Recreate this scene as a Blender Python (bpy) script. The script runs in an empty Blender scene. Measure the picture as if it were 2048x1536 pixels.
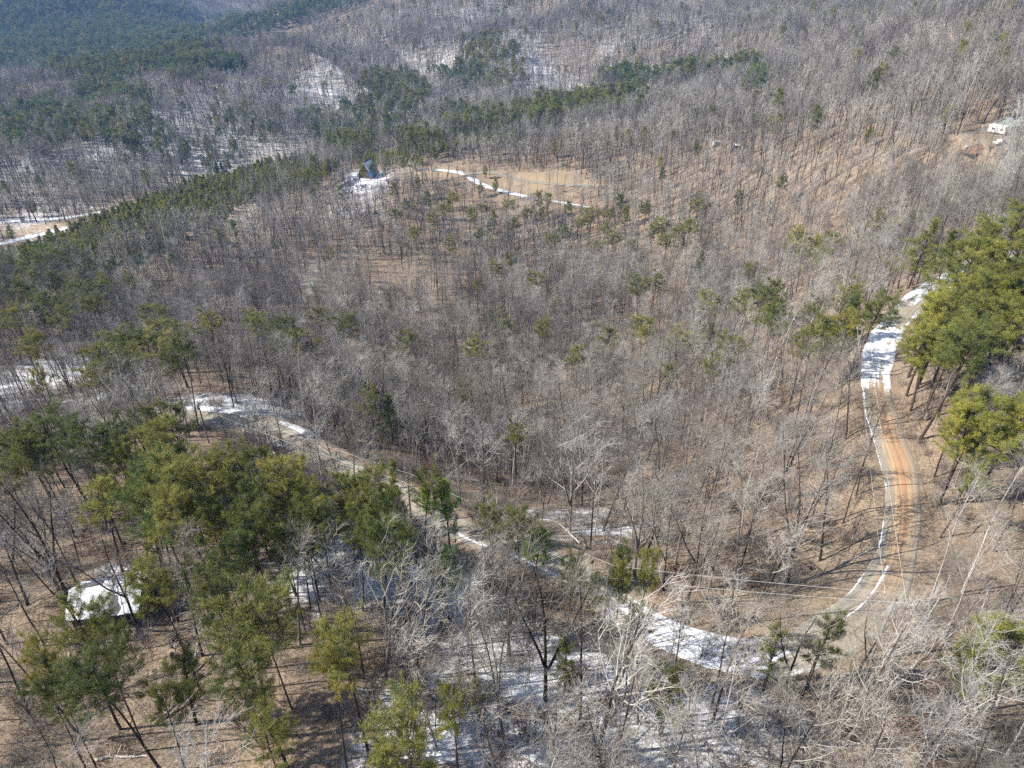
import bpy, math, random
import numpy as np
from math import radians, sin, cos, pi
# ---------------------------------------------------------------- camera, light, exposure
PITCH = 31.0
CAMZ = 65.0
FPX = 1384.0
sc = bpy.context.scene
col = sc.collection
cam_d = bpy.data.cameras.new("camera")
cam_d.sensor_width = 36.0
cam_d.lens = 36.0 * FPX / 2048.0
cam_d.clip_start = 0.5
cam_d.clip_end = 30000.0
cam = bpy.data.objects.new("camera", cam_d)
col.objects.link(cam)
cam.location = (0, 0, CAMZ)
cam.rotation_euler = (radians(90 - PITCH), 0, 0)
sc.camera = cam

SUN_EL = 38.0
SUN_AZ = -97.0          # compass-like angle from +Y, clockwise: the sun stands to the left of the view
world = bpy.data.worlds.new("World")
sc.world = world
world.use_nodes = True
nt = world.node_tree
nt.nodes.clear()
sky = nt.nodes.new("ShaderNodeTexSky")
sky.sky_type = 'NISHITA'
sky.sun_disc = False
sky.sun_elevation = radians(SUN_EL)
sky.sun_rotation = radians(SUN_AZ)
sky.altitude = 400
bg = nt.nodes.new("ShaderNodeBackground")
bg.inputs["Strength"].default_value = 0.09
wo = nt.nodes.new("ShaderNodeOutputWorld")
nt.links.new(sky.outputs[0], bg.inputs[0])
nt.links.new(bg.outputs[0], wo.inputs[0])
sun_d = bpy.data.lights.new("sun", 'SUN')
sun_d.energy = 5.0
sun_d.angle = radians(0.5)
sun_d.color = (1.0, 0.95, 0.87)
sun = bpy.data.objects.new("sun", sun_d)
col.objects.link(sun)
sx, sy, sz = sin(radians(SUN_AZ)) * cos(radians(SUN_EL)), cos(radians(SUN_AZ)) * cos(radians(SUN_EL)), sin(radians(SUN_EL))
from mathutils import Vector
sun.rotation_euler = Vector((sx, sy, sz)).to_track_quat('Z', 'Y').to_euler()
sun.location = (-100, 0, 150)
sc.view_settings.view_transform = 'Standard'
sc.view_settings.look = 'None'
sc.view_settings.gamma = 1.0
sc.view_settings.exposure = 1.0
sc.render.engine = 'CYCLES'
cy = sc.cycles
cy.max_bounces = 3
cy.diffuse_bounces = 2
cy.glossy_bounces = 1
cy.transmission_bounces = 1
cy.transparent_max_bounces = 4
cy.volume_bounces = 0
cy.use_adaptive_sampling = True
cy.adaptive_threshold = 0.03
cy.use_denoising = False
cy.caustics_reflective = False
cy.caustics_refractive = False

# ---------------------------------------------------------------- projection helpers
ct, st_ = cos(radians(PITCH)), sin(radians(PITCH))
CAM = np.array([0, 0, CAMZ])
def ray(u, v):
    u = np.asarray(u, float); v = np.asarray(v, float)
    xc = (u - 1024) / FPX; yc = -(v - 768) / FPX
    d = np.stack([xc, ct + yc * st_, -st_ + yc * ct], -1)
    return d / np.linalg.norm(d, axis=-1, keepdims=True)
def project(x, y, z):
    dx, dy, dz = x, y, z - CAMZ
    zc = dy * ct - dz * st_
    yc = dy * st_ + dz * ct
    zc_ = np.where(zc > 1, zc, 1)
    u = 1024 + FPX * dx / zc_; v = 768 - FPX * yc / zc_
    return np.where(zc > 1, u, -1e5), np.where(zc > 1, v, -1e5), zc

# ---------------------------------------------------------------- value noise
def _hash(ix, iy, s):
    h = (ix.astype(np.int64) * 374761393 + iy.astype(np.int64) * 668265263 + s * 1442695041) & 0xFFFFFFFF
    h = ((h ^ (h >> 13)) * 1274126177) & 0xFFFFFFFF
    return ((h ^ (h >> 16)) & 0xFFFF) / 65535.0
def vnoise(x, y, s=0):
    ix = np.floor(x); iy = np.floor(y); fx = x - ix; fy = y - iy
    fx = fx * fx * (3 - 2 * fx); fy = fy * fy * (3 - 2 * fy)
    a = _hash(ix, iy, s); b = _hash(ix + 1, iy, s); c = _hash(ix, iy + 1, s); d = _hash(ix + 1, iy + 1, s)
    return (a * (1 - fx) + b * fx) * (1 - fy) + (c * (1 - fx) + d * fx) * fy - 0.5

# ---------------------------------------------------------------- terrain
CP = [ # pixel u, v in the photo and how far below the camera the ground there lies
 (0,1536,64),(500,1536,62),(1024,1536,60),(1500,1536,60),(2048,1536,62),
 (0,1300,66),(230,1230,64),(500,1300,63),(1024,1300,64),(1500,1310,62),(2048,1300,62),
 (0,1100,72),(940,1075,70),(1100,1130,68),(1300,1240,64),(500,1100,69),(700,1150,68),
 (1600,1310,62),(1770,1190,62),(1800,1000,62),(1760,860,62),(1740,760,62),(1780,660,61),(1870,570,59),
 (2048,1000,62),(2048,800,60),(2048,600,55),(1950,600,57),
 (750,960,76),(600,900,80),(400,830,84),(200,850,86),(0,950,82),
 (1024,980,88),(1300,1050,74),(1500,1000,70),(1400,900,83),(1150,900,100),(900,850,112),(700,800,105),(500,760,98),
 (1024,700,123),(1300,700,112),(1500,700,95),(1620,750,78),
 (700,650,124),(400,650,118),(100,700,109),(0,800,100),
 (1024,600,132),(1400,560,116),(1600,560,95),(1700,480,88),(1900,470,75),(2048,450,66),
 (200,560,128),(500,550,132),(0,600,122),
 (1024,500,134),(1300,470,122),(1600,430,96),
 (200,500,133),(0,485,136),(300,430,137),(500,375,136),(650,310,134),
 (735,350,122),(930,345,118),(1170,415,118),(1050,450,126),(850,420,128),(600,450,135),
 (1024,330,120),(1300,330,106),(1500,330,92),(1700,330,76),(1900,330,66),(2048,300,60),
 (850,240,140),(1000,240,135),(1250,215,128),
 (300,300,130),(300,200,122),(300,135,112),(0,300,130),(0,200,124),(100,160,118),
 (600,250,128),(600,150,110),(600,100,97),(750,30,72),(900,150,118),(1000,100,95),(1000,10,55),
 (1250,150,115),(1250,80,85),(1400,130,98),(1400,30,55),(1700,200,72),(1700,100,58),(1700,20,40),(2000,150,48),(2000,40,33),
 (150,100,128),(150,55,112),(150,0,62),(350,80,118),(500,30,115),(450,70,140),(400,85,142),
]
XY = []; ZZ = []
for u, v, D in CP:
    d = ray(u, v); t = D / -d[2]
    XY.append((d[0] * t, d[1] * t)); ZZ.append(CAMZ - D)
PLAN = [(0,0,4),(-60,0,2),(60,0,4),(0,-80,10),(-120,60,0),(120,40,4),(160,150,10),(-160,20,-6),
 (-700,1150,-85),(-1300,1400,-70),(-400,1400,-78),(0,1700,-40),(800,1000,40),(700,700,28),(500,350,18),(300,200,10),
 (-700,400,-62),(-900,700,-58),(-1200,1000,-50),(-500,200,-30),(-300,60,-12),
 (-1400,2100,30),(-800,2300,-20),(-300,2600,-30),(500,2600,0),(1300,2200,20),(-2200,2600,10),(0,3500,-5),(-1500,4000,0),(1500,4000,5),
 (-250,1500,35),(0,1500,55),(-450,1560,-5),(300,1400,60),(700,1300,60),
 (0,9000,-10),(-9000,9000,-10),(9000,9000,-10),(-9000,0,-20),(9000,0,-5),(0,-3000,0),(-4000,-3000,0),(4000,-3000,0)]
for x, y, z in PLAN:
    XY.append((x, y)); ZZ.append(z)
XY = np.array(XY, float); ZZ = np.array(ZZ, float)
def _ker(d2):
    return np.sqrt(d2 + 14.0 ** 2) / 100.0
_d2 = ((XY[:, None] - XY[None]) ** 2).sum(-1)
n_ = len(XY)
_R = np.sqrt((XY ** 2).sum(1))
_A = _ker(_d2) - np.diag(0.02 + _R / 9000.0) * 1.0
_M = np.zeros((n_ + 3, n_ + 3)); _M[:n_, :n_] = _A
_M[:n_, n_] = 1; _M[:n_, n_ + 1:] = XY / 1000; _M[n_, :n_] = 1; _M[n_ + 1:, :n_] = (XY / 1000).T
_W = np.linalg.solve(_M, np.concatenate([ZZ, [0, 0, 0]]))
def h_base(x, y):
    x = np.asarray(x, float); y = np.asarray(y, float)
    shp = x.shape; x = x.ravel(); y = y.ravel()
    out = np.empty_like(x)
    for i in range(0, len(x), 60000):
        xs, ys = x[i:i + 60000], y[i:i + 60000]
        d2 = (xs[:, None] - XY[:, 0]) ** 2 + (ys[:, None] - XY[:, 1]) ** 2
        out[i:i + 60000] = _ker(d2) @ _W[:n_] + _W[n_] + xs / 1000 * _W[n_ + 1] + ys / 1000 * _W[n_ + 2]
    R = np.hypot(x, y)
    k = np.clip((R - 90) / 300, 0, 1)
    # spurs and gullies grow with distance, small humps everywhere
    out += (0.8 + 5.0 * k) * vnoise(x / 70, y / 70, 1) + k * 16 * vnoise(x / 190 + 3, y / 190, 2)
    k2 = np.clip((R - 620) / 250, 0, 1) * np.clip((2400 - R) / 900, 0, 1)
    rg = 1 - 2 * np.abs(vnoise((x * .8 + y * .6) / 150 + 5, (y * .8 - x * .6) / 420, 12))   # sharp spurs running down the far slopes
    out += k2 * 20 * (rg - .55) + k2 * 9 * vnoise(x / 60, y / 110, 13) + k2 * 22 * vnoise(x / 170 + 9, y / 260, 14)
    out += np.clip((R - 900) / 900, 0, 1) * 60 * vnoise(x / 600, y / 600, 6)
    out += 0.9 * vnoise(x / 17, y / 17, 3) + 0.25 * vnoise(x / 5, y / 5, 4)
    return out.reshape(shp)
def hit(u, v, lift=0.0, hf=None):
    """first point where the ray through a photo pixel meets the ground raised by lift"""
    hf = hf or height
    d = ray(u, v).reshape(-1, 3)
    lift = np.broadcast_to(np.asarray(lift, float), (len(d),))
    R = 40 * 1.02 ** np.arange(0, 240)
    P = d[:, None, :] * R[None, :, None]
    hz = hf(P[..., 0], P[..., 1]) + lift[:, None]
    below = (P[..., 2] + CAMZ) < hz
    k = np.clip(below.argmax(1), 1, None)
    i = np.arange(len(d))
    g1 = (P[i, k, 2] + CAMZ) - hz[i, k]; g0 = (P[i, k - 1, 2] + CAMZ) - hz[i, k - 1]
    t = np.clip(g0 / np.where(abs(g0 - g1) < 1e-9, 1, g0 - g1), 0, 1)
    r = R[k - 1] + (R[k] - R[k - 1]) * t
    Q = d * r[:, None]
    return Q[:, 0], Q[:, 1], r
# ---- road centre lines, laid on the bare terrain first
def catmull(P, step=2.0):
    P = np.array(P, float); P = np.vstack([2 * P[0] - P[1], P, 2 * P[-1] - P[-2]])
    out = []
    for i in range(1, len(P) - 2):
        n = max(2, int(np.linalg.norm(P[i + 1] - P[i]) / step))
        for k in range(n):
            t = k / n
            out.append(0.5 * ((2 * P[i]) + (-P[i - 1] + P[i + 1]) * t + (2 * P[i - 1] - 5 * P[i] + 4 * P[i + 1] - P[i + 2]) * t * t
                              + (-P[i - 1] + 3 * P[i] - 3 * P[i + 1] + P[i + 2]) * t ** 3))
    out.append(P[-2])
    return np.array(out)
def line_from_pixels(px, step=2.0, smooth=12):
    px = np.array(px, float)
    x, y, r = hit(px[:, 0], px[:, 1], 0, h_base)
    P = catmull(np.stack([x, y], 1), step)
    z = h_base(P[:, 0], P[:, 1])
    k = np.hanning(2 * smooth + 1); k /= k.sum()
    z = np.convolve(np.pad(z, smooth, mode='edge'), k, mode='valid')
    return np.column_stack([P, z])
ROAD = line_from_pixels([(2040,500),(1965,525),(1875,570),(1812,622),(1768,680),(1752,740),(1757,800),(1776,870),(1796,930),(1806,1000),(1800,1070),(1784,1140),
    (1745,1205),(1680,1258),(1600,1298),(1510,1308),(1420,1290),(1320,1255),(1230,1205),(1140,1150),(1050,1108),(950,1072),(850,1020),(750,965),(650,915),(560,868),(470,842),(380,832),(290,838),(180,850),(60,850)])
DRIVE = line_from_pixels([(1180,416),(1120,406),(1060,394),(1000,381),(958,366),(930,348),(890,340),(840,338),(780,340)], 4, 4)
SPUR = line_from_pixels([(930,348),(990,345),(1040,360),(1110,368),(1180,372)], 4, 4)
TRACK = line_from_pixels([(-60,500),(0,488),(60,474),(125,458),(190,440)], 4, 4)
CREEK = line_from_pixels([(-60,445),(60,441),(150,432),(280,408),(400,388),(500,366),(560,350)], 6, 4)
GULLY = line_from_pixels([(585,612),(612,590),(625,560),(630,520)], 3, 3)
LINES = [(ROAD, 2.9, 7.5), (DRIVE, 2.6, 7.0), (SPUR, 2.4, 6.0), (TRACK, 2.8, 8.0), (CREEK, 1.6, 6.0), (GULLY, 1.5, 5.0)]
def near_line(L, x, y):
    """distance to a centre line, its height there, its running index and the side"""
    x = np.asarray(x, float); y = np.asarray(y, float)
    shp = x.shape; x = x.ravel(); y = y.ravel()
    dist = np.full(len(x), 1e6); zz = np.zeros(len(x)); idx = np.zeros(len(x)); side = np.zeros(len(x))
    lo = L[:, :2].min(0) - 30; hi = L[:, :2].max(0) + 30
    m = np.where((x > lo[0]) & (x < hi[0]) & (y > lo[1]) & (y < hi[1]))[0]
    for c in range(0, len(m), 20000):
        mm = m[c:c + 20000]
        A = L[:-1, :2]; B = L[1:, :2]; AB = B - A
        PA = np.stack([x[mm], y[mm]], 1)[:, None] - A[None]
        t = np.clip((PA * AB[None]).sum(-1) / (AB ** 2).sum(-1)[None], 0, 1)
        q = PA - t[..., None] * AB[None]
        d = np.hypot(q[..., 0], q[..., 1]); k = d.argmin(1); i = np.arange(len(mm))
        dist[mm] = d[i, k]; tt = t[i, k]
        zz[mm] = L[k, 2] * (1 - tt) + L[k + 1, 2] * tt; idx[mm] = k + tt
        side[mm] = np.sign(AB[k, 0] * PA[i, k, 1] - AB[k, 1] * PA[i, k, 0])
    return dist.reshape(shp), zz.reshape(shp), idx.reshape(shp), side.reshape(shp)
PADS = []   # level building plots: x, y, radius, z
def height(x, y, carve=True):
    z = h_base(x, y)
    for L, w, f in LINES:
        d, lz, _, _ = near_line(L, x, y)
        k = np.clip((f - d) / (f - w), 0, 1); k = k * k * (3 - 2 * k)
        z = z * (1 - k) + lz * k
    for px_, py_, r_, z_ in PADS:
        d = np.hypot(x - px_, y - py_)
        k = np.clip((r_ * 1.7 - d) / (r_ * 0.7), 0, 1); k = k * k * (3 - 2 * k)
        z = z * (1 - k) + z_ * k
    return z
def g(x, y):
    return float(height(np.array([x]), np.array([y]))[0])
def at(u, v, lift=0.0):
    x, y, r = hit([u], [v], lift)
    return float(x[0]), float(y[0]), g(x[0], y[0]), float(r[0])
for (u, v, r_) in [(228,1222,8.0),(735,345,13.0),(2030,275,16.0)]:
    x_, y_, q_, _ = at(u, v); PADS.append((x_, y_, r_, q_))
# ---------------------------------------------------------------- scene helpers
rng = np.random.default_rng(7)
random.seed(7)
def new_mesh(name, V, F, mats=(), mi=None, smooth=False):
    me = bpy.data.meshes.new(name)
    V = np.asarray(V, np.float32)
    me.vertices.add(len(V)); me.vertices.foreach_set("co", V.ravel())
    if isinstance(F, np.ndarray):
        n = F.shape[1]; L = F.astype(np.int32).ravel(); st = np.arange(0, len(L), n, dtype=np.int32); cnt = len(F)
    else:
        L = np.fromiter((i for f in F for i in f), np.int32); ln = np.array([len(f) for f in F], np.int32)
        st = np.concatenate([[0], np.cumsum(ln)[:-1]]).astype(np.int32); cnt = len(F)
    me.loops.add(len(L)); me.loops.foreach_set("vertex_index", L)
    me.polygons.add(cnt); me.polygons.foreach_set("loop_start", st)
    for m in mats: me.materials.append(m)
    if mi is not None: me.polygons.foreach_set("material_index", np.asarray(mi, np.int32))
    me.update(calc_edges=True); me.validate()
    me.shade_smooth() if smooth else me.shade_flat()
    return me
def link(name, data, parent=None, loc=None, rotz=None):
    o = bpy.data.objects.new(name, data); col.objects.link(o)
    if parent is not None: o.parent = parent
    if loc is not None: o.location = loc
    if rotz is not None: o.rotation_euler = (0, 0, rotz)
    return o
def tag(o, label, cat, group=None, kind=None):
    if label: o["label"] = label
    if cat: o["category"] = cat
    if group: o["group"] = group
    if kind: o["kind"] = kind
    return o
class MB:
    def __init__(s): s.V = []; s.F = []; s.M = []
    def add(s, V, F, m=0):
        o = len(s.V); s.V.extend([tuple(map(float, v)) for v in V]); s.F.extend([tuple(i + o for i in f) for f in F]); s.M.extend([m] * len(F))
    def box(s, c, d, rz=0, m=0, rx=0, ry=0):
        from mathutils import Euler
        R = Euler((rx, ry, rz)).to_matrix(); V = []
        for k in range(8):
            p = R @ Vector(((k & 1) - .5, ((k >> 1) & 1) - .5, (k >> 2) - .5) * np.array(d)) if False else R @ Vector((((k & 1) - .5) * d[0], (((k >> 1) & 1) - .5) * d[1], ((k >> 2) - .5) * d[2]))
            V.append((p[0] + c[0], p[1] + c[1], p[2] + c[2]))
        s.add(V, [(0, 2, 3, 1), (4, 5, 7, 6), (0, 1, 5, 4), (2, 6, 7, 3), (0, 4, 6, 2), (1, 3, 7, 5)], m)
    def tube(s, P, r, n=6, m=0, cap=True):
        P = [np.array(p, float) for p in P]; r = list(r) if hasattr(r, '__len__') else [r] * len(P)
        o = len(s.V); V = []
        for i, p in enumerate(P):
            t = P[min(i + 1, len(P) - 1)] - P[max(i - 1, 0)]; t /= np.linalg.norm(t) + 1e-9
            a = np.cross(t, (0.3, 0.2, 1) if abs(t[2]) < .9 else (1, 0.1, 0)); a /= np.linalg.norm(a); b = np.cross(t, a)
            for k in range(n):
                w = 2 * pi * k / n; V.append(p + r[i] * (cos(w) * a + sin(w) * b))
        F = [(i * n + k, i * n + (k + 1) % n, (i + 1) * n + (k + 1) % n, (i + 1) * n + k) for i in range(len(P) - 1) for k in range(n)]
        if cap: F += [tuple(range(n))[::-1], tuple(range((len(P) - 1) * n, len(P) * n))]
        s.add(V, F, m)
    def mesh(s, name, mats): return new_mesh(name, s.V, s.F, mats, s.M)
    def obj(s, name, mats, parent=None, **k):
        return link(name, s.mesh(name, mats if isinstance(mats, (list, tuple)) else [mats]), parent, **k)
# ---------------------------------------------------------------- materials
def mat(name):
    m = bpy.data.materials.new(name); m.use_nodes = True
    N = m.node_tree; N.nodes.clear()
    o = N.nodes.new("ShaderNodeOutputMaterial"); p = N.nodes.new("ShaderNodeBsdfPrincipled")
    p.inputs["Roughness"].default_value = 0.9; p.inputs["Specular IOR Level"].default_value = 0.15
    N.links.new(p.outputs[0], o.inputs[0])
    return m, N, p
def nd(N, t, **k):
    n = N.nodes.new(t)
    for a, b in k.items(): setattr(n, a, b)
    return n
def ramp(N, fac, stops):
    r = nd(N, "ShaderNodeValToRGB"); e = r.color_ramp.elements
    while len(e) < len(stops): e.new(0.5)
    for i, (p, c) in enumerate(stops): e[i].position = p; e[i].color = (*c, 1) if len(c) == 3 else c
    N.links.new(fac, r.inputs[0]); return r.outputs[0]
def mixc(N, f, a, b, blend='MIX'):
    m = nd(N, "ShaderNodeMix", data_type='RGBA', blend_type=blend)
    for s, v in ((0, f), (6, a), (7, b)):
        if isinstance(v, (int, float)): m.inputs[s].default_value = v
        elif isinstance(v, tuple): m.inputs[s].default_value = (*v, 1)
        else: N.links.new(v, m.inputs[s])
    return m.outputs[2]
def mth(N, op, a, b=None, clamp=False):
    m = nd(N, "ShaderNodeMath", operation=op, use_clamp=clamp)
    for s, v in ((0, a), (1, b)):
        if v is None: continue
        if isinstance(v, (int, float)): m.inputs[s].default_value = v
        else: N.links.new(v, m.inputs[s])
    return m.outputs[0]
def noise(N, scale, detail=4, rough=0.6, vec=None, out=0):
    t = nd(N, "ShaderNodeTexNoise"); t.inputs["Scale"].default_value = scale; t.inputs["Detail"].default_value = detail
    t.inputs["Roughness"].default_value = rough
    if vec is not None: N.links.new(vec, t.inputs["Vector"])
    return t.outputs[out]
def objvar(name, stops, tex=None, rough=0.9):
    """colour drawn once per object along the ramp, with a fine mottling"""
    m, N, p = mat(name)
    oi = nd(N, "ShaderNodeObjectInfo"); c = ramp(N, oi.outputs["Random"], stops)
    if tex:
        tc = nd(N, "ShaderNodeTexCoord"); n = noise(N, tex, 3, 0.6, tc.outputs["Object"])
        c = mixc(N, 1.0, c, ramp(N, n, [(0.3, (0.55, 0.55, 0.55)), (0.7, (1.35, 1.35, 1.35))]), 'MULTIPLY')
    N.links.new(c, p.inputs["Base Color"]); p.inputs["Roughness"].default_value = rough
    return m
def plain(name, c, rough=0.8, var=0.25, scale=3.0, metal=0.0):
    m, N, p = mat(name)
    tc = nd(N, "ShaderNodeTexCoord"); n = noise(N, scale, 5, 0.65, tc.outputs["Object"])
    lo = tuple(x * (1 - var) for x in c); hi = tuple(min(1, x * (1 + var)) for x in c)
    N.links.new(ramp(N, n, [(0.3, lo), (0.7, hi)]), p.inputs["Base Color"])
    p.inputs["Roughness"].default_value = rough; p.inputs["Metallic"].default_value = metal
    return m
M_bark = objvar("bark", [(0, (0.030, 0.025, 0.022)), (0.6, (0.060, 0.050, 0.043)), (0.85, (0.13, 0.115, 0.10)), (1, (0.30, 0.28, 0.255))], 6)
M_twig = objvar("twigs", [(0, (0.11, 0.100, 0.088)), (0.35, (0.21, 0.193, 0.172)), (0.7, (0.305, 0.284, 0.257)), (1, (0.42, 0.402, 0.380))])
def stands(m, lo, hi, scale):
    """kinds of tree change from stand to stand over the slopes, and their twig colour with them"""
    N = m.node_tree; p = [x for x in N.nodes if x.type == 'BSDF_PRINCIPLED'][0]; src = p.inputs["Base Color"].links[0].from_socket
    g_ = nd(N, "ShaderNodeNewGeometry"); n = noise(N, scale, 3, .6, g_.outputs["Position"])
    N.links.new(mixc(N, 1.0, src, ramp(N, n, [(.36, lo), (.5, (1, 1, 1)), (.64, hi)]), 'MULTIPLY'), p.inputs["Base Color"])
stands(M_twig, (.70, .68, .70), (1.28, 1.24, 1.16), .022); stands(M_bark, (.8, .78, .78), (1.25, 1.2, 1.15), .03)
M_pale = objvar("pale bark", [(0, (0.32, 0.29, 0.26)), (1, (0.50, 0.47, 0.43))], 5)
M_pbark = objvar("pine bark", [(0, (0.045, 0.034, 0.028)), (1, (0.11, 0.078, 0.060))], 5)
M_rust = objvar("dead leaves", [(0, (0.20, 0.085, 0.035)), (1, (0.33, 0.17, 0.08))])
M_brush = objvar("brush twigs", [(0, (0.075, 0.060, 0.052)), (0.5, (0.17, 0.145, 0.128)), (1, (0.32, 0.29, 0.26))])
def needles(name, stops, patchy=True):
    m, N, p = mat(name)
    oi = nd(N, "ShaderNodeObjectInfo"); c = ramp(N, oi.outputs["Random"], stops)
    tc = nd(N, "ShaderNodeTexCoord"); n = noise(N, 0.9, 3, 0.6, tc.outputs["Object"])
    c = mixc(N, 1.0, c, ramp(N, n, [(0.32, (0.62, 0.74, 0.75)), (0.68, (1.35, 1.22, 1.05))]), 'MULTIPLY')
    if patchy:
        n2 = noise(N, 2.3, 2, 0.5, tc.outputs["Object"])
        c = mixc(N, ramp(N, n2, [(0.62, (0, 0, 0)), (0.74, (0.6, 0.6, 0.6))]), c, (0.17, 0.115, 0.035))
    N.links.new(c, p.inputs["Base Color"]); p.inputs["Roughness"].default_value = 0.6; p.inputs["Specular IOR Level"].default_value = 0.35
    tr = nd(N, "ShaderNodeBsdfTranslucent"); N.links.new(c, tr.inputs[0])
    mx = nd(N, "ShaderNodeMixShader"); mx.inputs[0].default_value = 0.22
    N.links.new(p.outputs[0], mx.inputs[1]); N.links.new(tr.outputs[0], mx.inputs[2])
    N.links.new(mx.outputs[0], [x for x in N.nodes if x.type == 'OUTPUT_MATERIAL'][0].inputs[0])
    return m
M_need = needles("olive needles", [(0, (0.10, 0.125, 0.036)), (0.4, (0.165, 0.180, 0.045)), (0.8, (0.22, 0.222, 0.054)), (1, (0.30, 0.275, 0.07))])
M_needy = needles("yellow green needles", [(0, (0.19, 0.205, 0.045)), (0.5, (0.25, 0.255, 0.055)), (1, (0.33, 0.315, 0.065))])
M_needd = needles("dark needles", [(0, (0.085, 0.135, 0.045)), (1, (0.155, 0.200, 0.052))], False)
M_needb = needles("bright needles", [(0, (0.20, 0.31, 0.035)), (1, (0.23, 0.34, 0.04))], False)
# ---------------------------------------------------------------- tree shapes
def seg_tubes(polys, n):
    """many tapered polylines of equal point count -> verts, faces (arrays)"""
    P = np.array([p for p, r in polys]); R = np.array([r for p, r in polys])
    B, K, _ = P.shape
    T = np.empty_like(P); T[:, 1:-1] = P[:, 2:] - P[:, :-2]; T[:, 0] = P[:, 1] - P[:, 0]; T[:, -1] = P[:, -1] - P[:, -2]
    T /= np.linalg.norm(T, axis=-1, keepdims=True) + 1e-9
    ref = np.where(abs(T[:, :1, 2:3]) < 0.9, np.array([0.2, 0.1, 1.0]), np.array([1.0, 0.2, 0.1]))
    A = np.cross(T, np.broadcast_to(ref, T.shape)); A /= np.linalg.norm(A, axis=-1, keepdims=True) + 1e-9
    C = np.cross(T, A)
    w = 2 * pi * np.arange(n) / n
    V = P[:, :, None] + R[:, :, None, None] * (np.cos(w)[None, None, :, None] * A[:, :, None] + np.sin(w)[None, None, :, None] * C[:, :, None])
    base = (np.arange(B) * K * n)[:, None, None]; i = (np.arange(K - 1) * n)[None, :, None]; k = np.arange(n)[None, None]
    k2 = (k + 1) % n
    F = np.stack(np.broadcast_arrays(base + i + k, base + i + k2, base + i + n + k2, base + i + n + k), -1).reshape(-1, 4)
    return V.reshape(-1, 3), F
def join(parts):
    V = []; F = []; o = 0
    for v, f in parts:
        V.append(v); F.append(f + o); o += len(v)
    return np.vstack(V), np.vstack(F)
def unit(v): return v / (np.linalg.norm(v) + 1e-9)
def dev(d, ang, az):
    a = np.cross(d, (0, 0, 1.0)) if abs(d[2]) < .95 else np.cross(d, (1.0, 0, 0)); a = unit(a); b = np.cross(d, a)
    return unit(d * cos(ang) + sin(ang) * (cos(az) * a + sin(az) * b))
def poly(r, p, d, L, r0, r1, n, wander, up):
    P = [np.array(p, float)]; d = np.array(d, float)
    for i in range(n):
        d = unit(d + r.normal(0, wander, 3) + np.array([0, 0, up])); P.append(P[-1] + d * L / n)
    return np.array(P), np.linspace(r0, r1, n + 1)
def along(P, t):
    k = t * (len(P) - 1); i = min(int(k), len(P) - 2); f = k - i
    return P[i] * (1 - f) + P[i + 1] * f, unit(P[i + 1] - P[i])
def bare_tree(seed, H=18.0, limbs=12, start=0.42, spread=1.0, fork=0, lod=0, lean=0.03, r0=0.19):
    r0 *= .78
    r = np.random.default_rng(seed)
    trunk = []; wood = {2: [], 3: [], 4: []}
    d0 = unit(np.array([r.normal(0, lean), r.normal(0, lean), 1.0]))
    P, R = poly(r, (0, 0, -0.6), d0, H + .6, r0, 0.03, 10, 0.045, 0.03)
    R = R.copy(); R[0] *= 1.35
    trunk.append((P, R)); leaders = [(P, R, start)]
    for k in range(fork):
        t = r.uniform(0.22, 0.45); p, dd = along(P, t)
        Lk = H * (1 - t) * r.uniform(0.8, 0.98)
        P2, R2 = poly(r, p, dev(dd, r.uniform(.25, .5), r.uniform(0, 6.28)), Lk, r0 * .7, 0.025, 10, 0.06, 0.09)
        trunk.append((P2, R2)); leaders.append((P2, R2, .2))
    per = max(4, int(limbs / len(leaders) + 1.5))
    for P_, R_, s_ in leaders:
        az = r.uniform(0, 6.28)
        for k in range(per):
            t = s_ + (0.97 - s_) * ((k + r.uniform(0, .8)) / per); p, dd = along(P_, t)
            az += 2.4 + r.normal(0, .35)
            rel = (t - s_) / (1 - s_)
            L = H * (0.34 - 0.22 * rel) * r.uniform(.7, 1.15) * spread
            rr = max(0.022, R_[int(t * 10)] * 0.5)
            ang = radians(r.uniform(38, 62)) * (1 - .35 * rel)
            P1, R1 = poly(r, p, dev(dd, ang, az), L, rr, 0.012, 6, 0.11, 0.10)
            trunk.append((P1, R1)) if lod == 0 and False else wood[2].append((P1, R1))
            n2 = int(6 - 2 * rel) if lod == 0 else 4
            for j in range(n2):
                t2 = r.uniform(.22, 1); p2, d2 = along(P1, t2)
                L2 = L * (0.55 - .25 * t2) * r.uniform(.7, 1.2)
                P2, R2 = poly(r, p2, dev(d2, radians(r.uniform(25, 60)), r.uniform(0, 6.28)), L2, max(.014, rr * .45), .008, 3, .14, .10)
                wood[3].append((P2, R2))
                for q in range(5 if lod == 0 else 4):
                    t3 = r.uniform(.15, 1); p3, d3 = along(P2, t3)
                    L3 = r.uniform(.6, 1.5)
                    fat = .009 if lod == 0 else .021
                    P3, R3 = poly(r, p3, dev(d3, radians(r.uniform(20, 60)), r.uniform(0, 6.28)), L3, fat, fat * .5, 2, .16, .10)
                    wood[4].append((P3, R3))
                    if lod == 0:
                        for e in range(2):
                            p4, d4 = along(P3, r.uniform(.2, 1))
                            P4, R4 = poly(r, p4, dev(d4, radians(r.uniform(20, 60)), r.uniform(0, 6.28)), r.uniform(.4, .9), .0075, .004, 2, .15, .08)
                            wood[4].append((P4, R4))
    lo = seg_tubes(trunk, 7 if lod == 0 else 4)
    hi = join([seg_tubes(wood[2], 5 if lod == 0 else 3), seg_tubes(wood[3], 3), seg_tubes(wood[4], 3 if lod == 0 else 2)])
    return lo, hi
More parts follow.
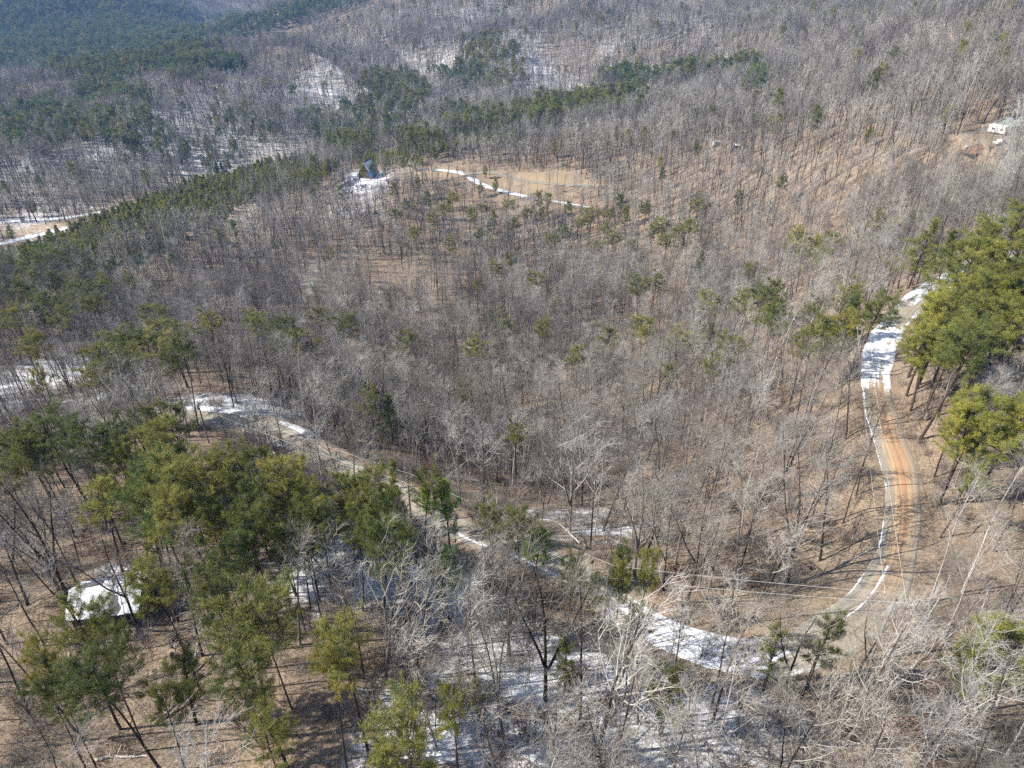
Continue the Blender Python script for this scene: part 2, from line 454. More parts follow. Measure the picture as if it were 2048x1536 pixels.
def blades(r, C, D, n, L, w, spread):
    """needle sprays: n thin triangles from each centre C, fanned round direction D"""
    m = len(C); C = np.repeat(C, n, 0); D = np.repeat(D, n, 0)
    d = D + r.normal(0, spread, (m * n, 3)); d /= np.linalg.norm(d, axis=1, keepdims=True) + 1e-9
    a = np.cross(d, r.normal(0, 1, (m * n, 3))); a /= np.linalg.norm(a, axis=1, keepdims=True) + 1e-9
    C = C + r.normal(0, L * .35, (m * n, 3))
    l = L * r.uniform(.6, 1.3, (m * n, 1)); ww = w * r.uniform(.7, 1.3, (m * n, 1))
    V = np.stack([C - a * ww, C + a * ww, C + d * l], 1).reshape(-1, 3)
    return V, np.arange(m * n * 3).reshape(-1, 3)
def pine(seed, H=18.0, crown=0.45, shape='flat', nb=44, dens=1.0, Lmax=3.2, lod=0, lean=.03, r0=.17):
    r = np.random.default_rng(seed)
    P, R = poly(r, (0, 0, -.6), unit(np.array([r.normal(0, lean), r.normal(0, lean), 1.0])), H + .6, r0, .03, 10, .03, .03)
    wood = []; C = []; D = []
    az = r.uniform(0, 6.28); lop = r.uniform(0, 6.28)
    gaps = [(r.uniform(0, 6.28), r.uniform(0, 1)) for _ in range(4)]
    for k in range(nb):
        rel = (k + r.uniform(0, 1)) / nb; t = crown + (0.99 - crown) * rel; p, dd = along(P, t); az += 2.4 + r.normal(0, .4)
        if shape == 'flat': L = Lmax * (0.55 + .6 * sin(pi * min(1, rel * .8 + .22))) * r.uniform(.45, 1.1)
        elif shape == 'round': L = Lmax * math.sqrt(max(.05, 1 - (rel * 1.6 - .6) ** 2)) * r.uniform(.65, 1.1)
        else: L = Lmax * (1.06 - rel) * r.uniform(.7, 1.12)
        L *= 1 + .25 * cos(az - lop)
        if shape != 'cone' and r.uniform() < .20: continue
        if any(abs((az - ga + pi) % (2 * pi) - pi) < .45 and abs(rel - gr) < .2 for ga, gr in gaps) and shape != 'cone': L *= .35
        ang = radians(r.uniform(58, 82)) if shape != 'cone' else radians(r.uniform(65, 90))
        ang *= (1 - .35 * rel)
        P1, R1 = poly(r, p, dev(dd, ang, az), max(L, .5), .05, .012, 5, .10, .07)
        wood.append((P1, R1))
        ns = max(2, int(L * 2.3 * dens))
        for j in range(ns):
            t2 = r.uniform(.28, 1); p2, d2 = along(P1, t2)
            L2 = min(1.5, .30 * L + .45) * r.uniform(.6, 1.2) * (1.15 - .4 * t2)
            e = unit(dev(d2, radians(r.uniform(15, 65)), r.uniform(0, 6.28)) + np.array([0, 0, .25]))
            m_ = 3 if lod == 0 else 2
            for q in range(m_):
                C.append(p2 + e * L2 * (q + 1) / m_); D.append(unit(e + np.array([0, 0, .45])))
        C.append(P1[-1]); D.append(unit(P1[-1] - P1[-2] + np.array([0, 0, .4])))
    for k in range(5):   # dead stubs under the crown
        p, dd = along(P, crown * r.uniform(.55, 1)); wood.append(poly(r, p, dev(dd, radians(80), r.uniform(0, 6.28)), r.uniform(.5, 1.6), .03, .01, 5, .15, 0))
    C = np.array(C); D = np.array(D)
    if lod == 0: nv = blades(r, C, D, 42, .30, .0145, .85)
    else: nv = blades(r, C, D, 6, .75, .11, .62)
    lo = join([seg_tubes([(P, R)], 7 if lod == 0 else 4), seg_tubes(wood, 3)])
    return lo, nv
BARE = []   # (trunk mesh, crown mesh, height, look)
def add_bare(seed, look, pale=False, **k):
    lo, hi = bare_tree(seed, **k)
    mt = new_mesh("trunk", lo[0], lo[1], [M_pale if pale else M_bark], smooth=True); mc = new_mesh("crown", hi[0], hi[1], [M_twig])
    BARE.append((mt, mc, k.get('H', 18), look))
add_bare(1, "tall slim", H=17, limbs=12, start=.50, spread=.72)
add_bare(2, "wide crowned", H=16, limbs=13, start=.40, spread=.95, fork=1, r0=.2)
add_bare(3, "forked", H=16, limbs=14, start=.45, spread=.8, fork=2, r0=.21)
add_bare(4, "slender", H=15, limbs=10, start=.55, spread=.65, r0=.13)
add_bare(5, "leaning", H=17, limbs=11, start=.45, spread=.95, lean=.13, r0=.16)
add_bare(6, "pale barked", pale=True, H=18, limbs=11, start=.5, spread=.8, r0=.15)
add_bare(7, "big spreading", H=20, limbs=15, start=.32, spread=1.15, fork=2, r0=.28)
add_bare(8, "short bushy", H=12, limbs=12, start=.3, spread=1.15, fork=1, r0=.12)
PINES = []
def add_pine(seed, look, needle=None, **k):
    lo, nv = pine(seed, **k)
    PINES.append((new_mesh("trunk", lo[0], lo[1], [M_pbark], smooth=True), new_mesh("crown", nv[0], nv[1], [needle or M_need]), k.get('H', 18), look, k.get('crown', .45)))
add_pine(11, "flat topped", H=19, crown=.74, nb=34, shape='flat', Lmax=4.0)
add_pine(12, "ragged", H=18, crown=.70, nb=32, shape='flat', Lmax=3.7, dens=1.0)
add_pine(13, "round crowned", H=17.5, crown=.66, nb=38, shape='round', Lmax=3.5)
add_pine(14, "dense", H=16.5, crown=.62, nb=38, shape='round', Lmax=3.5, dens=1.0)
add_pine(15, "broad yellow green", M_needy, H=15, crown=.58, nb=40, shape='flat', Lmax=3.8, dens=1.2)
add_pine(16, "yellow green", M_needy, H=14, crown=.50, nb=42, shape='round', Lmax=3.4, dens=1.2)
add_pine(17, "dark conical", M_needd, H=13, crown=.15, nb=64, shape='cone', Lmax=2.8, dens=1.1)
add_pine(18, "dark round", M_needd, H=17, crown=.62, nb=38, shape='round', Lmax=3.0)
add_pine(19, "bright green", M_needb, H=12, crown=.40, nb=44, shape='round', Lmax=2.6, dens=1.2)
add_pine(20, "small thin", H=10, crown=.35, nb=34, shape='round', Lmax=1.8, dens=.9)
add_pine(21, "conical", H=17, crown=.22, nb=60, shape='cone', Lmax=3.5)
# shapes used only by the scattered masses
proto_cols = {}
def proto(colname, name, V_F_M):
    c = proto_cols.get(colname) or bpy.data.collections.new(colname); proto_cols[colname] = c
    V = []; F = []; MI = []; mats = []; o = 0
    for (v, f), m in V_F_M:
        mats.append(m); V.append(v); F += [tuple(a + o for a in q) for q in f.tolist()]; MI += [len(mats) - 1] * len(f); o += len(v)
    me = new_mesh(name, np.vstack(V), F, mats, MI)
    c.objects.link(bpy.data.objects.new(name, me))
for i, k in enumerate([dict(H=17, limbs=12, start=.5, spread=.75), dict(H=16.5, limbs=12, start=.42, spread=.95, fork=1, r0=.2), dict(H=15, limbs=10, start=.52, spread=.68, r0=.13),
                       dict(H=16, limbs=12, start=.46, spread=.85, fork=2), dict(H=13, limbs=10, start=.35, spread=1.1, r0=.12), dict(H=18, limbs=11, start=.5, spread=.8, r0=.15)]):
    lo, hi = bare_tree(40 + i, lod=0, **k); proto("near bare shapes", "bare%02d" % i, [(lo, M_pale if i == 5 else M_bark), (hi, M_twig)])
    k = dict(k, r0=k.get('r0', .19) * 1.5, spread=k['spread'] * 1.1); lo, hi = bare_tree(60 + i, lod=1, **k); proto("far bare shapes", "bare%02d" % i, [(lo, M_pale if i == 5 else M_bark), (hi, M_twig)])
PK = [dict(H=19, crown=.55, nb=30, shape='flat', Lmax=3.3), dict(H=18, crown=.45, nb=34, shape='round', Lmax=3.1), dict(H=13, crown=.25, nb=44, shape='round', Lmax=2.8, dens=1.1),
      dict(H=15, crown=.42, nb=36, shape='round', Lmax=3.0), dict(H=12, crown=.15, nb=50, shape='cone', Lmax=2.4), dict(H=7, crown=.12, nb=36, shape='cone', Lmax=2.0)]
for i, k in enumerate(PK):
    lo, nv = pine(80 + i, lod=1, **k); proto("pine shapes", "pine%02d" % i, [(lo, M_pbark), (nv, [M_need, M_need, M_needy, M_needd, M_needd, M_needy][i])])
def brush(seed, n, H, leafy=False):
    r = np.random.default_rng(seed); A = []; B = []
    for k in range(n):
        p = np.array([r.normal(0, H * .28), r.normal(0, H * .28), -.1]); d = dev(np.array([0, 0, 1.0]), r.uniform(.05, .7), r.uniform(0, 6.28))
        P, R = poly(r, p, d, H * r.uniform(.5, 1), .016, .007, 3, .14, .06); A.append((P, R))
        for q in range(5):
            p2, d2 = along(P, r.uniform(.25, 1)); B.append(poly(r, p2, dev(d2, r.uniform(.3, 1), r.uniform(0, 6.28)), H * r.uniform(.15, .4), .009, .005, 2, .15, .06))
    out = [(join([seg_tubes(A, 3), seg_tubes(B, 3)]), M_brush)]
    if leafy:
        C = np.array([b[0][-1] for b in B]); C = np.repeat(C, 2, 0)
        out.append((blades(r, C, r.normal(0, 1, C.shape), 3, .13, .05, 1), M_rust))
    return out
for i, a in enumerate([(1, 44, 2.4), (2, 34, 3.6), (3, 40, 1.6), (4, 16, 4.5), (5, 24, 2.5, True)]):
    proto("brush shapes", "brush%02d" % i, brush(100 + a[0], *a[1:]))
lo, hi = bare_tree(130, H=7, limbs=8, start=.35, spread=.8, r0=.05, lod=1, lean=.1); proto("brush shapes", "brush05", [(lo, M_bark), (hi, M_brush)])
lo, hi = bare_tree(131, H=9, limbs=8, start=.45, spread=.7, r0=.06, lod=1, lean=.1); proto("brush shapes", "brush06", [(lo, M_pale), (hi, M_brush)])
r_ = np.random.default_rng(77)
tr_ = [poly(r_, (0, 0, .12), unit(np.array([1, .1, .03])), 7.5, .13, .03, 6, .05, 0)]; br_ = [poly(r_, along(tr_[0][0], t)[0], unit(r_.normal(0, 1, 3) + np.array([.5, 0, .5])), r_.uniform(.5, 2), .03, .008, 3, .2, 0) for t in r_.uniform(.3, 1, 14)]
proto("brush shapes", "brush07", [(join([seg_tubes(tr_, 6), seg_tubes(br_, 3)]), M_pale)])
tr_ = [poly(r_, (0, 0, .1), unit(np.array([1, -.1, .0])), 5, .09, .03, 6, .08, 0), (np.array([[1.5, 1, -.2], [1.5, 1, .1], [1.5, 1, .3], [1.5, 1, .45], [1.5, 1, .46], [1.5, 1, .47], [1.5, 1, .48]]), np.array([.3, .22, .2, .19, .19, .1, .0]))]
proto("brush shapes", "brush08", [(seg_tubes(tr_, 6), M_bark)])
# ---------------------------------------------------------------- ground
NX, NY, KG = 1000, 1000, 110.0
sxs = np.linspace(-1, 1, NX) * math.asinh(9000 / KG); xs = KG * np.sinh(sxs)
sys_ = np.linspace(-math.asinh(200 / KG), math.asinh(9500 / KG), NY); ys = 45 + KG * np.sinh(sys_)
GX, GY = np.meshgrid(xs, ys)
GZ = height(GX, GY)
rd, rz_, ri, rs_ = near_line(ROAD, GX, GY)
GZ = np.where(rd < 1.9, GZ - 0.15, GZ)
for L, w in ((DRIVE, 2.6), (SPUR, 2.4), (TRACK, 2.8)):
    d, _, _, _ = near_line(L, GX, GY); GZ = np.where(d < w + .3, GZ - .25, GZ)
ii = (np.arange(NY - 1)[:, None] * NX + np.arange(NX - 1)[None]).ravel()
F = np.stack([ii, ii + 1, ii + NX + 1, ii + NX], 1)
# snow lies in patches: blobs named by where the photo shows them (u, v, half width, half height, amount)
SNOWB = [(470,810,130,45,.8),(600,860,80,40,.55),(860,860,90,60,.6),(960,900,60,60,.45),(640,1140,110,110,.75),(760,1160,140,80,.75),(900,1200,140,80,.65),(1000,1300,200,90,.55),
 (1100,1350,200,90,.65),(1350,1420,260,110,.5),(900,1440,220,110,.6),(1250,1500,400,60,.5),(560,1280,60,100,.3),(720,1500,60,60,.5),(1230,1060,130,40,.55),(1150,1030,150,40,.5),(1260,960,30,20,.5),
 (1150,1080,200,40,.35),(100,740,110,80,.55),(0,820,60,70,.5),(220,790,90,40,.5),(1880,770,60,25,.3),(2000,760,60,40,.4),(1690,730,30,60,.35),(240,1140,70,14,.7),(270,1262,40,8,.8),
 (735,380,60,30,.5),(740,366,30,5,.9),(700,420,80,20,.4),(720,362,50,14,1),(1000,890,40,90,.5),(640,860,60,30,.4),(350,430,200,35,.25),(100,430,150,50,.28),(420,330,80,40,.4),(60,330,80,60,.25),(300,150,60,14,.5),
 (650,90,80,40,.05),(640,230,260,120,.20),(1150,90,400,90,.22),(250,300,200,120,.22),(1050,170,150,20,.55),(1300,40,150,40,.4),(1400,30,100,50,.4),(850,120,300,120,.34),(1370,575,60,10,.45),(480,590,30,20,.4),(250,540,30,30,.3),(600,560,50,70,.35),
 (340,950,30,40,.55),(330,900,30,20,.4),(1480,1190,120,14,.3),(1330,1225,120,16,.4)]
SN = np.zeros_like(GX)
for u, v, a, b, s in SNOWB:
    x0, y0, z0, r0 = at(u, v); d0 = ray(u, v); sa = max(.10, -float(d0[2]))
    ax = a * r0 / FPX; ay = min(b * r0 / FPX / sa, 160 + r0 * .25)
    SN = np.maximum(SN, s * np.exp(-((GX - x0) / ax) ** 2 - ((GY - y0) / ay) ** 2))
gzx = np.gradient(GZ, axis=1) / np.gradient(GX, axis=1); gzy = np.gradient(GZ, axis=0) / np.gradient(GY, axis=0)
away = np.clip((-gzx * 1.0 + gzy * .15), -1, 1)           # slopes that turn from the sun keep their snow
SN += np.clip(away, -.25, .6) * .55 * np.clip((np.hypot(GX, GY) - 350) / 300, 0, 1)
SN += .22 * vnoise(GX / 30, GY / 30, 9) + .12 * vnoise(GX / 8, GY / 8, 10)
SN += .10
hyp = np.hypot(GX, GY); SN += np.clip((hyp - 520) / 150, 0, 1) * np.clip((300 - GX) / 300, 0, 1) * .10
for (u, v, a, b) in [(1750,1000,330,260),(1650,1150,200,110),(330,1400,280,150),(100,1100,150,200),(1300,820,300,180),(850,560,200,80),(1500,350,400,120),(1950,1150,150,200),(1950,900,150,100)]:
    x0, y0, z0, r0 = at(u, v); sa = max(.1, -float(ray(u, v)[2]))
    SN -= .4 * np.exp(-((GX - x0) / (a * r0 / FPX)) ** 2 - ((GY - y0) / (b * r0 / FPX / sa)) ** 2)
SN = np.clip(SN, 0, .82)
TAN = np.zeros_like(GX)   # 1 = sunny tan clearing of dry grass or bare clay
for u, v, a, b, s in [(850,345,60,10,1),(1060,360,90,14,1),(1160,372,60,6,.8),(1600,340,90,12,.2),(2010,290,60,14,.45),(1960,310,40,10,.6),(60,460,80,10,1),(1620,1190,70,16,.7),(1700,880,20,60,.6),(1720,1000,18,120,.5),(820,560,120,50,.45),(850,550,90,30,.4),(1900,215,60,10,.7)]:
    x0, y0, z0, r0 = at(u, v); sa = max(.1, -float(ray(u, v)[2]))
    TAN = np.maximum(TAN, s * np.exp(-((GX - x0) / (a * r0 / FPX)) ** 2 - ((GY - y0) / (b * r0 / FPX / sa)) ** 2))
VERT = np.stack([GX, GY, GZ], -1).reshape(-1, 3)

m_ground, N, p = mat("forest floor")
geo = nd(N, "ShaderNodeNewGeometry"); pos = geo.outputs["Position"]
a_s = nd(N, "ShaderNodeAttribute", attribute_name="snow").outputs["Fac"]; a_t = nd(N, "ShaderNodeAttribute", attribute_name="tan").outputs["Fac"]
fine = noise(N, 3.2, 6, .75, pos); mid = noise(N, .22, 5, .65, pos); big = noise(N, .03, 3, .6, pos)
leaf = ramp(N, fine, [(.28, (.085, .069, .053)), (.43, (.185, .148, .112)), (.57, (.305, .250, .192)), (.75, (.50, .43, .34))])
vf = noise(N, 11, 4, .8, pos)
leaf = mixc(N, 1.0, leaf, ramp(N, vf, [(.32, (.55, .52, .50)), (.5, (1, 1, 1)), (.68, (1.5, 1.48, 1.42))]), 'MULTIPLY')
leaf = mixc(N, 1.0, leaf, ramp(N, mid, [(.3, (.68, .64, .62)), (.5, (1, .96, .92)), (.7, (1.22, 1.12, 1.02))]), 'MULTIPLY')
leaf = mixc(N, ramp(N, big, [(.45, (0, 0, 0)), (.62, (.6, .6, .6))]), leaf, mixc(N, 1.0, leaf, (1.03, .93, .85), 'MULTIPLY'))
grass = ramp(N, fine, [(.3, (.19, .13, .075)), (.5, (.34, .255, .16)), (.72, (.48, .385, .26))])
c = mixc(N, mth(N, 'MULTIPLY', a_t, .9), leaf, grass)
# snow: thin, broken by litter, edges set by noise
sn = noise(N, .38, 8, .78, pos); sn2 = noise(N, 3.0, 5, .75, pos)
k = mth(N, 'ADD', mth(N, 'MULTIPLY', sn, .55), mth(N, 'MULTIPLY', sn2, .45))
k = mth(N, 'ADD', k, mth(N, 'MULTIPLY', a_s, .36))
sm = nd(N, "ShaderNodeMapRange"); sm.inputs[1].default_value = .625; sm.inputs[2].default_value = .74; N.links.new(k, sm.inputs[0])
c = mixc(N, sm.outputs[0], c, (.80, .81, .83))
N.links.new(c, p.inputs["Base Color"]); p.inputs["Roughness"].default_value = .95
b = nd(N, "ShaderNodeBump"); b.inputs["Strength"].default_value = .7; b.inputs["Distance"].default_value = .25
N.links.new(fine, b.inputs["Height"]); N.links.new(b.outputs[0], p.inputs["Normal"])
me = new_mesh("ground", VERT, F, [m_ground], smooth=True)
for nme, arr in (("snow", SN), ("tan", TAN)):
    at_ = me.attributes.new(nme, 'FLOAT', 'POINT'); at_.data.foreach_set("value", arr.ravel().astype(np.float32))
tag(link("ground", me), "leaf littered hillsides with thin patches of old snow", "ground", kind="structure")
# ---------------------------------------------------------------- roads
def ribbon(name, L, w, snow_fn, m, crown=.10, n=15, z0=.0, label=None, side_w=None):
    T = np.gradient(L[:, :2], axis=0); T /= np.linalg.norm(T, axis=1, keepdims=True); Nn = np.stack([-T[:, 1], T[:, 0]], 1)
    s = np.concatenate([[0], np.cumsum(np.linalg.norm(np.diff(L[:, :2], axis=0), axis=1))])
    tt = np.linspace(-1, 1, n); V = []; A = []; S = []
    for i in range(len(L)):
        wl = (w if np.isscalar(w) else w[i]) * (1 + .07 * math.sin(i * .37) + .05 * math.sin(i * 1.13))
        for j, t in enumerate(tt):
            q = L[i, :2] + Nn[i] * t * wl
            V.append((q[0], q[1], L[i, 2] + z0 + crown * (1 - t * t) - (.10 if abs(t) > .999 else 0))); A.append((t, s[i])); S.append(snow_fn(i / (len(L) - 1), t))
    k = (np.arange(len(L) - 1)[:, None] * n + np.arange(n - 1)[None]).ravel()
    F_ = np.stack([k, k + n, k + n + 1, k + 1], 1)
    me = new_mesh(name, V, F_, [m], smooth=True)
    a = me.attributes.new("across", 'FLOAT', 'POINT'); a.data.foreach_set("value", np.array([x[0] for x in A], np.float32))
    a = me.attributes.new("along", 'FLOAT', 'POINT'); a.data.foreach_set("value", np.array([x[1] for x in A], np.float32))
    a = me.attributes.new("snow", 'FLOAT', 'POINT'); a.data.foreach_set("value", np.array(S, np.float32))
    o = link(name, me); tag(o, label, "road", kind="structure"); return o
m_road, N, p = mat("gravel road")
geo = nd(N, "ShaderNodeNewGeometry"); pos = geo.outputs["Position"]
ac = nd(N, "ShaderNodeAttribute", attribute_name="across").outputs["Fac"]; al = nd(N, "ShaderNodeAttribute", attribute_name="along").outputs["Fac"]; sw = nd(N, "ShaderNodeAttribute", attribute_name="snow").outputs["Fac"]
cv = nd(N, "ShaderNodeCombineXYZ"); N.links.new(mth(N, 'MULTIPLY', ac, 5.0), cv.inputs[0]); N.links.new(mth(N, 'MULTIPLY', al, .035), cv.inputs[1])
streak = noise(N, 1.6, 5, .6, cv.outputs[0]); fine = noise(N, 5, 5, .7, pos); mid = noise(N, .12, 3, .5, pos)
grav = ramp(N, fine, [(.3, (.20, .188, .155)), (.7, (.35, .33, .275))])
clay = ramp(N, streak, [(.3, (.50, .34, .18)), (.45, (.46, .25, .12)), (.55, (.52, .38, .22)), (.7, (.40, .19, .09))])
clay = mixc(N, ramp(N, mth(N, 'ABSOLUTE', mth(N, 'SUBTRACT', ac, .12)), [(.05, (.85, .85, .85)), (.26, (0, 0, 0))]), clay, (.45, .225, .11))
cf = nd(N, "ShaderNodeAttribute", attribute_name="clay").outputs["Fac"]
rag = noise(N, .9, 5, .75, pos)
f = mth(N, 'MULTIPLY', mth(N, 'MULTIPLY', cf, ramp(N, rag, [(.3, (.45, .45, .45)), (.65, (.95, .95, .95))])), ramp(N, mth(N, 'ABSOLUTE', mth(N, 'SUBTRACT', ac, .1)), [(.45, (1, 1, 1)), (.80, (.1, .1, .1))]))
c = mixc(N, f, grav, clay)
c = mixc(N, 1.0, c, ramp(N, streak, [(.35, (.8, .8, .8)), (.65, (1.15, 1.13, 1.1))]), 'MULTIPLY')
edge = mth(N, 'ABSOLUTE', ac)
cv2 = nd(N, "ShaderNodeCombineXYZ"); N.links.new(mth(N, 'MULTIPLY', ac, 4.0), cv2.inputs[0]); N.links.new(mth(N, 'MULTIPLY', al, .22), cv2.inputs[1])
sn = noise(N, 1.5, 7, .75, cv2.outputs[0]); s2 = noise(N, 2.2, 4, .7, pos)
k = mth(N, 'ADD', mth(N, 'ADD', mth(N, 'MULTIPLY', sn, .6), mth(N, 'MULTIPLY', s2, .4)), mth(N, 'MULTIPLY', sw, .6))
sm = nd(N, "ShaderNodeMapRange"); sm.inputs[1].default_value = .74; sm.inputs[2].default_value = .83; N.links.new(k, sm.inputs[0])
c = mixc(N, sm.outputs[0], c, (.80, .81, .84)); N.links.new(c, p.inputs["Base Color"])
b = nd(N, "ShaderNodeBump"); b.inputs["Strength"].default_value = .5; b.inputs["Distance"].default_value = .08; N.links.new(fine, b.inputs["Height"]); N.links.new(b.outputs[0], p.inputs["Normal"])
# where along the road each photographed stretch lies
pu, pv, _ = project(ROAD[:, 0], ROAD[:, 1], ROAD[:, 2])
def road_snow(fr, t):
    i = int(round(fr * (len(ROAD) - 1))); u, v = pu[i], pv[i]
    s = .12
    if u > 1650 and v < 600: s = .85 if t < .8 else .3
    elif u > 1650 and v < 655: s = .2 if abs(t) < .8 else .5
    elif u > 1650 and v < 790: s = .62 + .25 * (t < 0)
    elif u > 1745 and v < 1140: s = .02
    elif u > 1590: s = .22 if abs(t) > .5 else .06
    elif 1430 < u <= 1590: s = .76 if v > 1200 else .1
    elif 1230 < u <= 1430: s = .58
    elif 1150 < u <= 1230: s = .4
    elif 880 < u <= 1150: s = .16
    else: s = .26
    return s
_RSN = np.array([[road_snow(i / (len(ROAD) - 1), t) for i in range(len(ROAD))] for t in (-.95, -.5, 0, .5, .95)]); _RSN = np.array([np.convolve(np.pad(q, 4, mode='edge'), np.hanning(11)[1:-1] / np.hanning(11).sum(), mode='valid') for q in _RSN])
def edge_snow(fr, t):
    i = int(round(fr * (len(ROAD) - 1))); s = float(np.interp(t, (-.95, -.5, 0, .5, .95), _RSN[:, i])) + .25 * float(vnoise(np.array([i * .35]), np.array([t * 1.5]), 60)[0]); i = int(round(fr * (len(ROAD) - 1)))
    if pu[i] > 1650 and pv[i] < 790 and .22 < abs(t) < .52: s -= .15 + .25 * float(vnoise(np.array([i * .12]), np.array([0.]), 62)[0])
    if 1200 < pu[i] < 1620 and .25 < abs(t) < .45: s -= .14
    if pu[i] > 1700 and pv[i] > 780 and abs(t) > .90 and (t * RS > 0): s = .45 + .35 * float(vnoise(np.array([i * .8]), np.array([0.]), 61)[0])
    if 900 < pu[i] < 1250 and (t * RS < 0) and .45 < abs(t) < .62: s = .5
    if 1700 < pu[i] and 1140 < pv[i] and .15 < abs(t) < .32 and t * RS > 0: s = .5
    return s
RS = -1.0 if ROAD[0, 1] > ROAD[5, 1] else 1.0
RW = np.interp(pv, [500, 600, 760, 830, 1200, 1260, 1320], [2.7, 2.7, 2.7, 2.3, 2.3, 2.7, 2.8]); RW = np.where((pu < 1250), 2.2, RW); RW = np.convolve(np.pad(RW, 10, mode="edge"), np.ones(21) / 21, mode="valid")
o = ribbon("road", ROAD, RW, edge_snow, m_road, .10, 31, 0.03, "gravel road curving through the bare woods, snowed over at its bend")
a = o.data.attributes.new("clay", 'FLOAT', 'POINT')
cl = np.repeat(np.array([(1.0 if (u > 1745 and 790 < v < 1120) else .5 if (u > 1745 and 1100 < v < 1200) else .14) for u, v in zip(pu, pv)]), 31)
cl = np.convolve(np.pad(cl, 31 * 6, mode='edge'), np.ones(31 * 12 + 1) / (31 * 12 + 1), mode='valid')[:len(o.data.vertices)]
a.data.foreach_set("value", cl.astype(np.float32))
ribbon("driveway", DRIVE, 2.6, lambda f, t: .62 if .3 < f < .78 else (.55 if f < .2 and t < 0 else .26), m_road, .06, 11, .03, "snow covered driveway leading to the steep roofed house")
ribbon("spur_road", SPUR, 2.3, lambda f, t: .3 if f < .4 else .1, m_road, .06, 11, .03, "short dirt spur leaving the driveway through dry grass")
ribbon("valley_road", TRACK, 2.6, lambda f, t: .9 if f < .7 else .5, m_road, .06, 11, .03, "pale dirt road in the valley at the left edge")
ribbon("creek", CREEK, 2.4, lambda f, t: .8, m_road, .0, 7, .10, "snowy creek bed at the foot of the far slope")
ribbon("washed_track", GULLY, 2.0, lambda f, t: .28, m_road, .0, 9, .12, "pale washed out track between the trees")
# ---------------------------------------------------------------- pines read off the photograph: crown centre, crown width in pixels, look
PX = []
def P_(s, look):
    for t in s.split(';'):
        a = [float(q) for q in t.split(',')]; PX.append((a[0], a[1], a[2] if len(a) > 2 else None, look))
P_("330,1190,110;425,1165,100;480,1255,130;435,1230,100;540,1250,90;520,1345,100;370,1055,110;435,1075,75;150,1265,80;265,1385,140;100,1420,95;540,1460,70;700,1310,130;655,1370,90;210,1320,60;90,1350,70;310,1420,100", 'flat')
P_("905,1375,80;810,1120,90;990,1040,65;1045,1050,80;800,1530,120;1030,890,65;590,1085,60;1140,1170,45;1165,1200,40;1240,1180,50;1300,1160,40", 'round')
P_("1065,1100,60;895,1025,65;1220,745,30;880,1010,40", 'bright')
P_("860,1150,70;240,1015,90;300,1085,90;265,960,90;1240,1150,50;470,1100,70", 'dark')
P_("130,870,110;60,900,90;230,865,90;370,850,90;330,890,80;250,930,90;400,925,100;455,940,90;370,965,100;420,1000,100;505,965,90;550,930,80;585,965,90;605,1005,80;480,1025,90;560,1045,90;520,1085,80;640,1000,80;680,1025,80;720,1010,80;760,990,80;790,1005,80;835,990,70;700,1065,80;745,1055,70;640,1065,80;290,1000,80;300,940,80;330,1010,80;200,1030,90;20,890,80;90,935,70;150,910,70;390,1040,80;440,1050,70;540,1000,80;610,1050,80;20,960,70;1270,1240,50;580,1130,70;620,1110,60", 'dense')
P_("200,720,70;225,745,70;260,700,60;300,690,60;345,670,60;355,715,60;420,660,50;515,655,45;570,665,50;590,690,50;555,700,40;70,780,40;640,640,40;690,650,40;100,610,50;140,640,40;190,590,50;30,640,50;60,600,50;150,560,50;200,615,40;500,660,40;245,730,50;340,740,50;230,690,50;10,650,50;60,700,40;95,650,40;315,640,40", 'flat')
P_("945,705,40;1010,655,30;1003,630,25;1080,665,45;1165,720,55;1225,688,60;1290,658,50;1340,755,45;1380,675,40;1075,565,30;955,575,22;1030,525,40;1280,580,40;1310,570,30;685,825,40;930,785,30;930,820,30;800,690,30;1460,715,55;1420,745,45;1500,540,60;1490,620,50;1555,640,60;1590,660,55;1610,690,50;1640,630,60;1430,612,45;1520,600,45;1545,620,40;1650,680,60;1590,480,50;1700,600,50;1740,625,60;1360,690,30;1560,590,40;1670,650,60;990,540,30;1680,620,40;1300,680,30", 'round')
P_("780,830,75;1600,500,80;1405,530,32;1115,605,26;1695,655,70;1840,500,90;1870,475,60;780,1010,60;1820,470,50;1850,530,60;1005,640,28;1430,690,30", 'conical')
P_("1620,500,90;1660,485,60;1640,520,50;1590,510,50", 'bryellow')
P_("815,412,35;860,440,35;905,400,45;960,420,45;1010,410,50;1050,432,40;1085,430,40;1130,470,50;1100,482,40;1190,492,50;1230,480,40;1262,500,45;1300,465,60;1345,470,50;1380,460,40;1210,432,40;1180,430,30;940,432,40;1395,412,30;1290,420,35;835,470,35;790,430,30;1030,450,30;1160,450,40;1220,460,40;1325,455,40;1330,490,35;885,420,40", 'flat')
P_("1930,520,90;1970,490,90;2045,520,90;1990,540,90;2010,580,90;2045,620,80;1855,640,70;1905,660,90;1990,650,90;1835,680,80;1925,700,80;1835,722,70;2030,680,80;2000,610,80;1900,690,70;1960,600,80;2035,450,80;1920,600,70;1880,650,80;1950,530,80", 'bryellow')
P_("2020,470,90;1890,620,80;1875,700,90;2040,565,80;1925,560,80", 'round')
P_("1975,855,150;1880,870,60;1855,830,50;1890,940,50;1955,1345,140;2010,870,90;1935,870,80", 'broadyellow')
P_("360,1360,45;1640,1285,50;1545,1302,40;1340,1375,60;1130,1330,40", 'small')
PNAME = {x[3]: i for i, x in enumerate(PINES)}
